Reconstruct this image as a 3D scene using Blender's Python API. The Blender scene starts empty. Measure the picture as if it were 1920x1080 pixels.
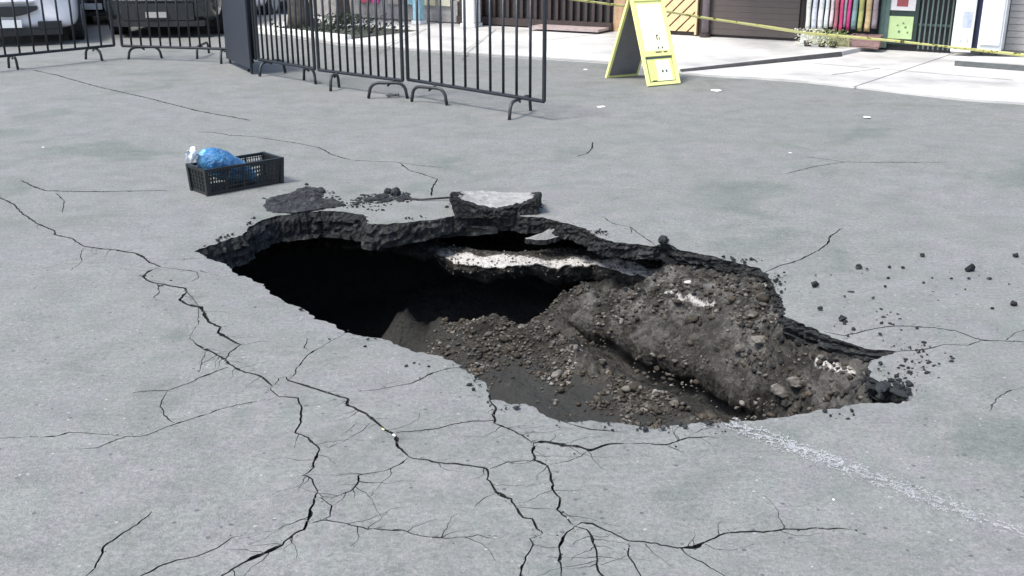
import bpy, bmesh, math, random
import numpy as np
from mathutils import Vector, Matrix, geometry
random.seed(7); rng = np.random.default_rng(7)
S = bpy.context.scene; COL = S.collection
R = math.radians
# ------------------------------------------------------------------ camera
H = 1.65; F = 2000.0; TH = R(19.03)
cd = bpy.data.cameras.new('camera'); cam = bpy.data.objects.new('camera', cd); COL.objects.link(cam)
cam.location = (0, 0, H); cam.rotation_euler = (R(90) - TH, 0, 0)
cd.sensor_width = 36; cd.lens = F / 1920 * 36; cd.clip_start = .05; cd.clip_end = 600
S.camera = cam
# ------------------------------------------------------------------ world, sun, exposure
SUN_EL = R(60); SUN_AZ = R(-126)       # azimuth clockwise from +Y (ahead of the camera), to the right
w = bpy.data.worlds.new('World'); S.world = w; w.use_nodes = True
nt = w.node_tree; nt.nodes.clear()
sky = nt.nodes.new('ShaderNodeTexSky'); sky.sky_type = 'NISHITA'; sky.sun_disc = False
sky.sun_elevation = SUN_EL; sky.sun_rotation = SUN_AZ; sky.dust_density = 3.0; sky.air_density = 1.0; sky.ozone_density = 1.0
bg = nt.nodes.new('ShaderNodeBackground'); bg.inputs[1].default_value = 0.085
wo = nt.nodes.new('ShaderNodeOutputWorld')
nt.links.new(sky.outputs[0], bg.inputs[0]); nt.links.new(bg.outputs[0], wo.inputs[0])
sl = bpy.data.lights.new('sun', 'SUN'); sl.energy = 1.5; sl.angle = R(14); sl.color = (1.0, .97, .92)
so = bpy.data.objects.new('sun', sl); COL.objects.link(so)
sd = Vector((math.cos(SUN_EL) * math.sin(SUN_AZ), math.cos(SUN_EL) * math.cos(SUN_AZ), math.sin(SUN_EL)))
so.rotation_euler = sd.to_track_quat('Z', 'Y').to_euler()
S.view_settings.view_transform = 'Standard'; S.view_settings.look = 'None'
S.view_settings.exposure = 1.70; S.view_settings.gamma = 1; S.view_settings.use_curve_mapping = False

# ------------------------------------------------------------------ helpers
def at(px, py, z=0.0):
    """world point where the line of sight of photo pixel (px,py) meets height z"""
    dx = (px - 960) / F; dy = (540 - py) / F
    d = Vector((dx, math.cos(TH) + dy * math.sin(TH), -math.sin(TH) + dy * math.cos(TH)))
    k = (z - H) / d.z
    return Vector((d.x * k, d.y * k, z))
def at_y(px, py, y):
    dx = (px - 960) / F; dy = (540 - py) / F
    d = Vector((dx, math.cos(TH) + dy * math.sin(TH), -math.sin(TH) + dy * math.cos(TH)))
    k = y / d.y
    return Vector((d.x * k, y, H + d.z * k))
def hsh(ix, iy, s):
    n = (ix * 374761393 + iy * 668265263 + s * 1442695041) & 0xffffffff
    n = ((n ^ (n >> 13)) * 1274126177) & 0xffffffff
    return ((n ^ (n >> 16)) & 0xffff) / 65535.0
def vnoise(x, y, s=0):
    x = np.asarray(x, float); y = np.asarray(y, float)
    ix = np.floor(x).astype(np.int64); iy = np.floor(y).astype(np.int64)
    fx = x - ix; fy = y - iy; fx = fx * fx * (3 - 2 * fx); fy = fy * fy * (3 - 2 * fy)
    a = hsh(ix, iy, s); b = hsh(ix + 1, iy, s); c = hsh(ix, iy + 1, s); d = hsh(ix + 1, iy + 1, s)
    return (a * (1 - fx) + b * fx) * (1 - fy) + (c * (1 - fx) + d * fx) * fy
def fbm(x, y, s=0, o=4, g=.5):
    t = 0; a = 1; n = 0
    for i in range(o):
        t = t + a * (vnoise(np.asarray(x) * 2 ** i, np.asarray(y) * 2 ** i, s + i * 17) * 2 - 1); n += a; a *= g
    return t / n
def link(name, me, mat=None, parent=None):
    if mat is not None and not me.materials: me.materials.append(mat)
    o = bpy.data.objects.new(name, me); COL.objects.link(o)
    if parent is not None: o.parent = parent
    return o
def tag(o, label=None, cat=None, group=None, kind=None):
    if label: o['label'] = label
    if cat: o['category'] = cat
    if group: o['group'] = group
    if kind: o['kind'] = kind
    return o
def thing(name, label, cat, loc=(0, 0, 0), rz=0, group=None):
    o = bpy.data.objects.new(name, None); COL.objects.link(o); o.empty_display_size = .1
    o.location = loc; o.rotation_euler = (0, 0, rz)
    return tag(o, label, cat, group)
def mesh_py(name, v, f, smooth=False):
    me = bpy.data.meshes.new(name)
    me.from_pydata([tuple(map(float, p)) for p in v], [], [tuple(map(int, q)) for q in f]); me.update()
    if smooth:
        me.polygons.foreach_set('use_smooth', [True] * len(me.polygons))
    return me
class MB:
    def __init__(s): s.v = []; s.f = []
    def add(s, v, f):
        n = len(s.v); s.v += [tuple(p) for p in v]; s.f += [tuple(i + n for i in q) for q in f]; return s
    def box(s, x0, x1, y0, y1, z0, z1, M=None):
        v = [Vector((x, y, z)) for z in (z0, z1) for y in (y0, y1) for x in (x0, x1)]
        if M: v = [M @ p for p in v]
        return s.add(v, [(0, 2, 3, 1), (4, 5, 7, 6), (0, 1, 5, 4), (2, 6, 7, 3), (0, 4, 6, 2), (1, 3, 7, 5)])
    def tube(s, pts, r, n=8, cap=True, rs=None):
        pts = [Vector(p) for p in pts]; rings = []
        up = Vector((0, 0, 1))
        d0 = (pts[1] - pts[0]).normalized()
        a = d0.cross(up)
        if a.length < 1e-3: a = d0.cross(Vector((1, 0, 0)))
        a.normalize()
        vs = []
        for i, p in enumerate(pts):
            d = (pts[min(i + 1, len(pts) - 1)] - pts[max(i - 1, 0)]).normalized()
            a = (a - d * a.dot(d)).normalized(); b = d.cross(a)
            rr = rs[i] if rs else r
            for k in range(n):
                t = 2 * math.pi * k / n
                vs.append(p + (a * math.cos(t) + b * math.sin(t)) * rr)
        fs = []
        for i in range(len(pts) - 1):
            for k in range(n):
                k2 = (k + 1) % n
                fs.append((i * n + k, i * n + k2, (i + 1) * n + k2, (i + 1) * n + k))
        if cap:
            fs.append(tuple(reversed(range(n)))); fs.append(tuple((len(pts) - 1) * n + k for k in range(n)))
        return s.add(vs, fs)
    def prism(s, poly, z0, z1, M=None):
        n = len(poly); v = [Vector((p[0], p[1], z0)) for p in poly] + [Vector((p[0], p[1], z1)) for p in poly]
        if M: v = [M @ p for p in v]
        return s.add(v, [tuple(reversed(range(n))), tuple(range(n, 2 * n))] + [(i, (i + 1) % n, n + (i + 1) % n, n + i) for i in range(n)])
    def me(s, name, smooth=False): return mesh_py(name, s.v, s.f, smooth)
    def build(s, name, mat, parent=None, smooth=False, bevel=0):
        me = s.me(name, smooth)
        if bevel:
            bm = bmesh.new(); bm.from_mesh(me)
            bmesh.ops.bevel(bm, geom=bm.edges[:], offset=bevel, segments=2, affect='EDGES', clamp_overlap=True)
            bm.to_mesh(me); bm.free()
        return link(name, me, mat, parent)

# ------------------------------------------------------------------ materials
def newmat(name):
    m = bpy.data.materials.new(name); m.use_nodes = True
    return m, m.node_tree.nodes, m.node_tree.links, m.node_tree.nodes['Principled BSDF']
def noise_node(N, L, co, scale, detail=4, rough=.55, dist=0):
    n = N.new('ShaderNodeTexNoise'); n.inputs['Scale'].default_value = scale; n.inputs['Detail'].default_value = detail
    n.inputs['Roughness'].default_value = rough; n.inputs['Distortion'].default_value = dist
    L.new(co, n.inputs['Vector']); return n
def ramp(N, L, src, stops, interp='LINEAR'):
    r = N.new('ShaderNodeValToRGB'); r.color_ramp.interpolation = interp
    e = r.color_ramp.elements
    while len(e) > 1: e.remove(e[0])
    e[0].position = stops[0][0]; e[0].color = (*stops[0][1], 1)
    for p, c in stops[1:]:
        k = e.new(p); k.color = (*c, 1)
    L.new(src, r.inputs[0]); return r
def mixc(N, L, fac, a, b, mode='MIX'):
    m = N.new('ShaderNodeMix'); m.data_type = 'RGBA'; m.blend_type = mode
    if hasattr(fac, 'node'): L.new(fac, m.inputs[0])
    else: m.inputs[0].default_value = fac
    for i, c in ((6, a), (7, b)):
        if hasattr(c, 'node'): L.new(c, m.inputs[i])
        else: m.inputs[i].default_value = (*c, 1)
    return m.outputs[2]
def simple(name, col, rough=.6, metal=0, var=.25, scale=12, bump=.15, coat=0, bscale=60, spec=.5):
    m, N, L, P = newmat(name)
    tc = N.new('ShaderNodeTexCoord'); n = noise_node(N, L, tc.outputs['Object'], scale, 6, .6)
    c0 = tuple(x * (1 - var) for x in col); c1 = tuple(min(1, x * (1 + var)) for x in col)
    r = ramp(N, L, n.outputs[0], [(.3, c0), (.7, c1)]); L.new(r.outputs[0], P.inputs['Base Color'])
    P.inputs['Roughness'].default_value = rough; P.inputs['Metallic'].default_value = metal
    P.inputs['Coat Weight'].default_value = coat; P.inputs['Specular IOR Level'].default_value = spec
    if bump:
        n2 = noise_node(N, L, tc.outputs['Object'], bscale, 4, .6)
        b = N.new('ShaderNodeBump'); b.inputs['Strength'].default_value = bump; b.inputs['Distance'].default_value = .01
        L.new(n2.outputs[0], b.inputs['Height']); L.new(b.outputs[0], P.inputs['Normal'])
    return m

def asphalt_mat():
    m, N, L, P = newmat('worn_asphalt')  # dusty, sun-bleached
    g = N.new('ShaderNodeNewGeometry'); pos = g.outputs['Position']
    big = noise_node(N, L, pos, 1.15, 6, .62, .8)
    base = ramp(N, L, big.outputs[0], [(.28, (.122, .136, .124)), (.38, (.150, .162, .150)), (.45, (.176, .181, .176)), (.51, (.166, .177, .167)), (.57, (.182, .184, .184)), (.63, (.170, .182, .172)), (.70, (.190, .194, .190)), (.8, (.208, .214, .206))]).outputs[0]
    med = noise_node(N, L, pos, 4.5, 6, .65)
    base = mixc(N, L, .55, base, ramp(N, L, med.outputs[0], [(.3, (.74, .75, .75)), (.5, (1, 1, 1)), (.7, (1.2, 1.2, 1.2))]).outputs[0], 'MULTIPLY')
    # brush-like streaks left by traffic, mostly across the view
    mp = N.new('ShaderNodeMapping'); mp.inputs['Scale'].default_value = (3.2, 13, 1); L.new(pos, mp.inputs[0])
    st = noise_node(N, L, mp.outputs[0], 2.2, 5, .7)
    base = mixc(N, L, .6, base, ramp(N, L, st.outputs[0], [(.32, (.84, .85, .86)), (.5, (1, 1, 1)), (.72, (1.1, 1.1, 1.1))]).outputs[0], 'MULTIPLY')
    co2 = noise_node(N, L, pos, 55, 4, .75)
    base = mixc(N, L, .6, base, ramp(N, L, co2.outputs[0], [(.34, (.62, .63, .63)), (.5, (1, 1, 1)), (.66, (1.34, 1.34, 1.32))]).outputs[0], 'MULTIPLY')
    fine = noise_node(N, L, pos, 150, 3, .7)
    base = mixc(N, L, .7, base, ramp(N, L, fine.outputs[0], [(.34, (.72, .72, .73)), (.5, (1, 1, 1)), (.68, (1.30, 1.30, 1.28))]).outputs[0], 'MULTIPLY')
    # pale aggregate grains and dark pits
    vo = N.new('ShaderNodeTexVoronoi'); vo.inputs['Scale'].default_value = 42; L.new(pos, vo.inputs['Vector'])
    wn = N.new('ShaderNodeSeparateColor'); L.new(vo.outputs['Color'], wn.inputs[0])
    near = N.new('ShaderNodeMath'); near.operation = 'LESS_THAN'; near.inputs[1].default_value = .22; L.new(vo.outputs['Distance'], near.inputs[0])
    rare = N.new('ShaderNodeMath'); rare.operation = 'GREATER_THAN'; rare.inputs[1].default_value = .972; L.new(wn.outputs[0], rare.inputs[0])
    mm = N.new('ShaderNodeMath'); mm.operation = 'MULTIPLY'; L.new(near.outputs[0], mm.inputs[0]); L.new(rare.outputs[0], mm.inputs[1])
    base = mixc(N, L, mm.outputs[0], base, (.30, .31, .31))
    rare2 = N.new('ShaderNodeMath'); rare2.operation = 'LESS_THAN'; rare2.inputs[1].default_value = .03; L.new(wn.outputs[0], rare2.inputs[0])
    near2 = N.new('ShaderNodeMath'); near2.operation = 'LESS_THAN'; near2.inputs[1].default_value = .3; L.new(vo.outputs['Distance'], near2.inputs[0])
    m2 = N.new('ShaderNodeMath'); m2.operation = 'MULTIPLY'; L.new(near2.outputs[0], m2.inputs[0]); L.new(rare2.outputs[0], m2.inputs[1])
    base = mixc(N, L, m2.outputs[0], base, (.085, .09, .095))
    # greenish-dark old stains
    sn = noise_node(N, L, pos, 1.7, 3, .5, 1.2)
    sr = ramp(N, L, sn.outputs[0], [(.60, (0, 0, 0)), (.70, (1, 1, 1))])
    sf = N.new('ShaderNodeMath'); sf.operation = 'MULTIPLY'; sf.inputs[1].default_value = .35; L.new(sr.outputs[0], sf.inputs[0])
    base = mixc(N, L, sf.outputs[0], base, (.115, .135, .125))
    L.new(base, P.inputs['Base Color'])
    P.inputs['Roughness'].default_value = .72; P.inputs['Specular IOR Level'].default_value = .35
    a = N.new('ShaderNodeMath'); a.operation = 'MULTIPLY_ADD'; a.inputs[1].default_value = .5
    L.new(co2.outputs[0], a.inputs[0]); L.new(fine.outputs[0], a.inputs[2])
    b = N.new('ShaderNodeBump'); b.inputs['Strength'].default_value = .7; b.inputs['Distance'].default_value = .006
    L.new(a.outputs[0], b.inputs['Height']); L.new(b.outputs[0], P.inputs['Normal'])
    return m
def soil_mat(name, stops, vs=30, attr=None, dust=None, attrcol=(.5, .49, .46), bump=.9, rough=.9, dist=.02):
    m, N, L, P = newmat(name)
    g = N.new('ShaderNodeNewGeometry'); pos = g.outputs['Position']
    n1 = noise_node(N, L, pos, 5, 8, .7, .4); base = ramp(N, L, n1.outputs[0], stops).outputs[0]
    vo = N.new('ShaderNodeTexVoronoi'); vo.inputs['Scale'].default_value = vs; L.new(pos, vo.inputs['Vector'])
    sc = N.new('ShaderNodeSeparateColor'); L.new(vo.outputs['Color'], sc.inputs[0])
    base = mixc(N, L, .75, base, ramp(N, L, sc.outputs[0], [(0, (.5, .5, .5)), (.6, (.95, .95, .95)), (.9, (1.5, 1.48, 1.42)), (1, (2.6, 2.5, 2.4))]).outputs[0], 'MULTIPLY')
    if dust:
        sx = N.new('ShaderNodeSeparateXYZ'); L.new(pos, sx.inputs[0])
        ns = noise_node(N, L, pos, 2.2, 5, .65)
        a1 = N.new('ShaderNodeMath'); a1.operation = 'MULTIPLY_ADD'; a1.inputs[1].default_value = .35; L.new(ns.outputs[0], a1.inputs[0]); L.new(sx.outputs[2], a1.inputs[2])
        cz = N.new('ShaderNodeCombineXYZ'); L.new(a1.outputs[0], cz.inputs[2])
        st = noise_node(N, L, cz.outputs[0], 13, 3, .6)
        base = mixc(N, L, .85, base, ramp(N, L, st.outputs[0], [(.32, (.38, .36, .34)), (.46, (.85, .84, .82)), (.54, (1.0, 1.0, 1.0)), (.66, (1.9, 1.88, 1.8))]).outputs[0], 'MULTIPLY')
    f = noise_node(N, L, pos, 90, 4, .7)
    base = mixc(N, L, .8, base, ramp(N, L, f.outputs[0], [(.3, (.6, .6, .6)), (.5, (1, 1, 1)), (.7, (1.5, 1.5, 1.5))]).outputs[0], 'MULTIPLY')
    if dust:
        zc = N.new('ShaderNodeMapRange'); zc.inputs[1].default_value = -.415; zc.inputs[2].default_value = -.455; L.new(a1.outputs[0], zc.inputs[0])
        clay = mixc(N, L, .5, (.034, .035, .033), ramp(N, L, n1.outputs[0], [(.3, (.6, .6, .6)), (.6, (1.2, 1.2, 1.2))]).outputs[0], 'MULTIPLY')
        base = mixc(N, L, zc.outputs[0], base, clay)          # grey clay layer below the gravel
        ad_ = N.new('ShaderNodeAttribute'); ad_.attribute_name = dust
        nd = noise_node(N, L, pos, 9, 6, .7, .5)
        md = N.new('ShaderNodeMath'); md.operation = 'MULTIPLY'; L.new(ad_.outputs['Fac'], md.inputs[0]); L.new(ramp(N, L, nd.outputs[0], [(.44, (0, 0, 0)), (.60, (1, 1, 1))]).outputs[0], md.inputs[1])
        dc = mixc(N, L, .8, (.135, .131, .122), ramp(N, L, f.outputs[0], [(.3, (.5, .5, .5)), (.5, (1, 1, 1)), (.7, (1.6, 1.6, 1.6))]).outputs[0], 'MULTIPLY')
        base = mixc(N, L, md.outputs[0], base, dc)
    if attr:
        at_ = N.new('ShaderNodeAttribute'); at_.attribute_name = attr
        n3 = noise_node(N, L, pos, 48, 6, .8)
        s = N.new('ShaderNodeMath'); s.operation = 'MULTIPLY_ADD'; s.inputs[1].default_value = .9; s.inputs[2].default_value = -.45; L.new(n3.outputs[0], s.inputs[0])
        s2 = N.new('ShaderNodeMath'); s2.operation = 'ADD'; L.new(at_.outputs['Fac'], s2.inputs[0]); L.new(s.outputs[0], s2.inputs[1])
        s3 = N.new('ShaderNodeMapRange'); s3.inputs[1].default_value = .40; s3.inputs[2].default_value = .82; L.new(s2.outputs[0], s3.inputs[0])
        base = mixc(N, L, s3.outputs[0], base, attrcol)
    L.new(base, P.inputs['Base Color']); P.inputs['Roughness'].default_value = rough; P.inputs['Specular IOR Level'].default_value = .3
    b = N.new('ShaderNodeBump'); b.inputs['Strength'].default_value = bump; b.inputs['Distance'].default_value = dist
    ad = N.new('ShaderNodeMath'); ad.operation = 'ADD'; L.new(f.outputs[0], ad.inputs[0]); L.new(vo.outputs['Distance'], ad.inputs[1])
    L.new(ad.outputs[0], b.inputs['Height']); L.new(b.outputs[0], P.inputs['Normal'])
    return m
M_ASPH = asphalt_mat()
M_EDGE = soil_mat('broken_asphalt_edge', [(.3, (.009, .010, .011)), (.55, (.022, .024, .025)), (.75, (.065, .066, .066))], 48, dist=.012)
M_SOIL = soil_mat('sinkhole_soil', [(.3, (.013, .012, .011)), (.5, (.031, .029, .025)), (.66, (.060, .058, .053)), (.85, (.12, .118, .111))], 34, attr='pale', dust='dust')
M_STONE = soil_mat('pit_stone', [(.3, (.035, .033, .029)), (.5, (.085, .080, .072)), (.64, (.18, .172, .158)), (.78, (.38, .37, .35))], 26, dist=.006)
M_CLOD = soil_mat('asphalt_clod', [(.3, (.010, .013, .014)), (.6, (.025, .029, .031)), (.8, (.065, .067, .067))], 50, dist=.006)
M_CONC = simple('concrete', (.43, .43, .42), .85, var=.34, scale=1.0, bump=.3, bscale=40)
M_CONC2 = simple('kerb_concrete', (.33, .32, .31), .85, var=.2, scale=4, bump=.3)
M_PALE = simple('pale_rubble', (.55, .54, .51), .9, var=.3, scale=30, bump=.7, bscale=90)

# ------------------------------------------------------------------ outline of the hole and the cracks (measured on the photo, laid on the road)
RIM = [(365,470),(395,484),(415,490),(430,500),(445,514),(470,519),(497,534),(506,548),(532,560),(565,574),(590,590),(620,602),(645,620),(680,627),(712,630),(745,642),
 (775,655),(830,665),(850,675),(868,688),(882,698),(905,712),(912,727),(918,747),(950,753),(1000,759),(1020,774),(1045,785),(1090,787),(1150,790),(1200,797),(1240,799),
 (1290,793),(1340,790),(1380,785),(1430,783),(1480,776),(1530,764),(1580,758),(1630,750),(1665,750),(1703,747),(1700,735),(1680,722),(1650,712),(1632,697),(1629,680),
 (1640,668),(1684,654),(1650,650),(1623,648),(1583,634),(1551,622),(1527,610),(1495,597),(1473,588),(1474,572),(1466,556),(1454,538),(1446,520),(1437,505),(1422,495),
 (1400,490),(1370,483),(1340,474),(1300,467),(1270,460),(1247,449),(1225,456),(1190,452),(1150,449),(1120,439),(1100,427),(1080,419),(1045,410),(1010,404),(960,401),
 (900,398),(850,402),(800,410),(760,415),(720,418),(692,417),(683,401),(645,395),(600,393),(560,397),(520,402),(490,411),(466,425),(455,440),(420,450),(388,461)]
CR = [ # (width mm, points)
 (9,[(-30,350),(5,372),(27,383),(42,399),(69,419),(100,432),(104,441),(135,448),(159,463),(190,468),(219,470),(252,476),(268,483),(281,494),(303,502)]),
 (4,[(159,463),(151,478),(153,492),(131,510)]),
 (4,[(281,494),(292,490),(328,488),(368,484),(385,483)]),
 (11,[(303,502),(281,509),(268,518),(277,527),(295,532),(321,537),(347,541),(350,549),(337,562),(350,571),(376,576),(383,587),(390,602),(414,613),(409,624),(430,636),(452,647)]),
 (4,[(321,537),(339,532),(361,527),(372,520),(370,510),(340,506),(303,502)]),
 (4,[(372,507),(409,516),(441,516),(455,518)]),
 (4,[(297,532),(299,549),(288,558),(296,565)]),
 (3,[(347,541),(372,575),(372,605),(362,620),(356,635),(365,642)]),
 (9,[(365,642),(387,656),(416,671),(434,686),(460,700),(489,707),(511,726)]),
 (3,[(387,656),(378,678),(372,700)]),
 (5,[(452,647),(430,662),(424,676)]),
 (3,[(452,647),(490,640),(522,642)]),
 (4,[(428,690),(383,706),(345,722),(314,733),(285,733),(250,736)]),
 (5,[(650,620),(620,638),(598,653),(576,667),(555,693),(553,703),(541,715)]),
 (3,[(577,634),(570,652),(584,660)]),
 (5,[(511,726),(522,711),(537,708),(541,715)]),
 (9,[(537,708),(541,715),(578,726),(607,736),(652,750),(652,763),(685,778),(700,790),(719,808),(739,819),(748,843),(767,860)]),
 (7,[(767,860),(811,869),(859,873),(907,880),(915,887),(913,902),(930,926),(959,939),(967,954),(981,974),(998,976),(1007,995),(1018,1004)]),
 (6,[(511,726),(507,730),(522,745),(559,748),(565,765),(565,795),(554,815),(578,824),(596,841),(593,861),(589,880),(568,895),(580,898),(596,926)]),
 (7,[(596,926),(589,939),(581,958),(574,987),(570,995),(548,1006),(530,1024),(496,1039),(463,1054),(418,1080),(380,1105)]),
 (4,[(596,841),(618,843),(644,832),(674,815),(696,795)]),
 (3,[(640,820),(665,800),(690,790)]),
 (5,[(767,860),(755,871),(726,885),(707,889),(672,895),(670,911),(657,924),(626,935),(605,934),(596,926)]),
 (4,[(600,935),(622,950),(620,970),(604,978)]),
 (6,[(574,985),(604,978),(641,982),(689,995),(755,997),(789,1008),(837,1013),(880,1010),(896,1006),(937,1015)]),
 (6,[(250,1090),(296,1065),(333,1052),(370,1045),(407,1030),(433,1011),(452,1008)]),
 (7,[(150,1095),(178,1067),(193,1039),(196,1026),(219,1011),(241,997),(259,986),(285,961)]),
 (5,[(-20,822),(20,820),(67,820),(104,819),(130,811),(159,813),(200,816),(237,819)]),
 (5,[(141,843),(181,841),(207,830),(237,819),(274,817),(315,800),(344,791),(400,773),(444,760),(500,750)]),
 (4,[(326,793),(307,776),(300,763),(304,750),(314,733)]),
 (5,[(744,815),(780,811),(822,806),(860,796),(889,791),(926,790)]),
 (8,[(918,747),(930,768),(926,776),(926,795),(956,806),(978,817),(1000,832)]),
 (13,[(1000,832),(1022,830),(1056,837),(1081,839),(1107,847),(1137,836),(1170,834)]),
 (8,[(1170,834),(1207,832),(1248,835),(1274,826),(1294,821),(1326,819),(1350,822)]),
 (4,[(1290,819),(1312,806),(1342,796),(1352,787)]),
 (4,[(1249,836),(1286,854)]),
 (8,[(1000,832),(998,847),(1002,865),(1026,876),(1033,891),(1035,917),(1050,936),(1044,958),(1063,973),(1078,989)]),
 (4,[(1026,876),(1062,868),(1090,858),(1107,847)]),
 (6,[(1078,989),(1100,995),(1111,1013),(1119,1039),(1120,1065),(1138,1095)]),
 (8,[(1078,989),(1090,982),(1111,984),(1148,1000),(1178,1015),(1230,1019),(1259,1026),(1301,1027),(1324,1016),(1358,1001),(1380,999),(1440,997),(1481,993),(1571,991),(1605,995)]),
 (5,[(1275,1027),(1290,1042),(1324,1059),(1358,1080),(1380,1100)]),
 (5,[(1178,1019),(1178,1043),(1189,1058),(1200,1078),(1206,1100)]),
 (3,[(1178,1043),(1163,1050),(1126,1061)]),
 (4,[(1078,989),(1059,1006),(1048,1028),(1048,1054),(1056,1090)]),
 (5,[(1018,1004),(993,1013),(1000,1024),(985,1047),(978,1065),(974,1095)]),
 (3,[(1000,1024),(1030,1030),(1048,1028)]),
 (4,[(919,882),(952,869),(1002,867)]),
 (3,[(967,954),(1005,957),(1044,958)]),
 (4,[(930,926),(907,938),(890,955)]),
 (8,[(1044,784),(1070,793),(1107,806),(1140,808),(1170,811)]),
 (6,[(872,684),(837,691),(807,702),(770,721),(711,732),(667,737)]),
 (3,[(770,721),(745,716),(722,722)]),
 (8,[(1433,506),(1463,494),(1495,486),(1527,472),(1551,456),(1557,440),(1581,426)]),
 (6,[(1545,617),(1583,626),(1631,617),(1671,611),(1711,611),(1752,613),(1792,619),(1816,629),(1840,637),(1880,639),(1920,641),(1990,645)]),
 (4,[(1880,639),(1912,621),(1950,610)]),
 (5,[(1675,654),(1731,653),(1772,645),(1816,647),(1838,638)]),
 (6,[(1130,405),(1150,418),(1182,424),(1198,436),(1222,450),(1232,456)]),
 (4,[(1182,424),(1184,436)]),
 (6,[(370,248),(400,249),(430,255),(480,258),(560,270),(597,277),(625,291),(660,300)]),
 (4,[(660,300),(700,302),(745,303),(790,309),(830,312)]),
 (5,[(750,304),(768,318),(795,326),(820,335),(812,348),(808,368)]),
 (5,[(40,338),(66,350),(88,357),(153,359),(219,359),(313,357)]),
 (5,[(104,361),(120,377),(117,399)]),
 (9,[(62,132),(110,142),(145,152),(190,165),(280,186),(330,198),(372,208),(428,218),(470,226)]),
 (5,[(1513,295),(1584,305),(1650,306),(1720,306),(1778,306)]),
 (4,[(1584,305),(1526,314),(1474,327)]),
 (5,[(1080,292),(1100,287),(1110,278),(1112,266)]),
 (4,[(1855,770),(1868,745),(1900,730),(1930,726)]),
]
def gz(x, y):
    x = np.asarray(x, float); y = np.asarray(y, float)
    return .004 * np.sin(1.3 * x + .6 * y) + .003 * np.sin(2.1 * y - .9 * x + 1) + .0016 * np.sin(6.1 * x + 2) * np.sin(5.3 * y)
def resample(P, step, amp, seed, closed=False):
    P = [np.array(p[:2], float) for p in P]
    if closed: P = P + [P[0]]
    out = []
    for i in range(len(P) - 1):
        a, b = P[i], P[i + 1]; L = np.linalg.norm(b - a); n = max(1, int(round(L / step)))
        nrm = np.array([-(b - a)[1], (b - a)[0]]) / max(L, 1e-6)
        for k in range(n):
            t = k / n; p = a + (b - a) * t
            if amp and 0 < k:
                o = float(fbm(p[0] * 22 + seed, p[1] * 22, seed, 3, .7)) * amp
                p = p + nrm * o
            out.append(p)
    if not closed: out.append(P[-1])
    return np.array(out)
rimw = resample([at(*p) for p in RIM], .017, .024, 3, True)
crw = []
for i, (wd, pts) in enumerate(CR):
    if pts[0][1] < 350: wd = wd * 1.9
    p = resample([at(*q) for q in pts], .016, .009, 40 + i)
    n = len(p); s = np.arange(n)
    hw = wd * .0005 * (.62 + .75 * vnoise(s * .33 + i * 9.1, s * 0 + .5, i)) * np.where(vnoise(s * .6, s * 0 + 3.3, i + 50) > .80, 1.9, 1.0)
    tp = np.minimum(1, np.minimum(s + .4, n - 1 - s + .4) / 4.0) ** .6
    crw.append((p, np.maximum(hw * tp, .0009)))
# hairline offshoots of the wider cracks
_r = random.Random(5)
for k in range(120):
    p, hw = crw[_r.choice([0, 3, 8, 16, 17, 18, 19, 22, 31, 32, 33, 36, 38, 39, 51, 24])]
    if len(p) < 12: continue
    i = _r.randrange(4, len(p) - 4); d = p[i + 2] - p[i - 2]; a = math.atan2(d[1], d[0]) + _r.choice([-1, 1]) * _r.uniform(.6, 1.5); L_ = _r.uniform(.05, .22)
    q = [p[i]]
    for j in range(4): q.append(q[-1] + np.array([math.cos(a), math.sin(a)]) * L_ / 4); a += _r.uniform(-.6, .6)
    q = resample(q, .016, .010, 300 + k); n = len(q)
    crw.append((q, np.maximum(.0016 * (1 - np.arange(n) / n), .0007)))
def in_poly(x, y, P):
    x = np.asarray(x); y = np.asarray(y); c = np.zeros(x.shape, bool)
    x0, y0 = P[:, 0], P[:, 1]; x1, y1 = np.roll(x0, -1), np.roll(y0, -1)
    for a, b, c0, d in zip(x0, y0, x1, y1):
        if b == d: continue
        m = ((b > y) != (d > y)) & (x < (c0 - a) * (y - b) / (d - b) + a)
        c ^= m
    return c
def dist_poly(x, y, P):
    x = np.asarray(x, float); y = np.asarray(y, float); D = np.full(x.shape, 1e9)
    Q = np.roll(P, -1, 0)
    for (a, b), (c, d) in zip(P, Q):
        ex, ey = c - a, d - b; l = ex * ex + ey * ey + 1e-12
        t = np.clip(((x - a) * ex + (y - b) * ey) / l, 0, 1)
        D = np.minimum(D, (x - a - t * ex) ** 2 + (y - b - t * ey) ** 2)
    return np.sqrt(D)

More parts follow.
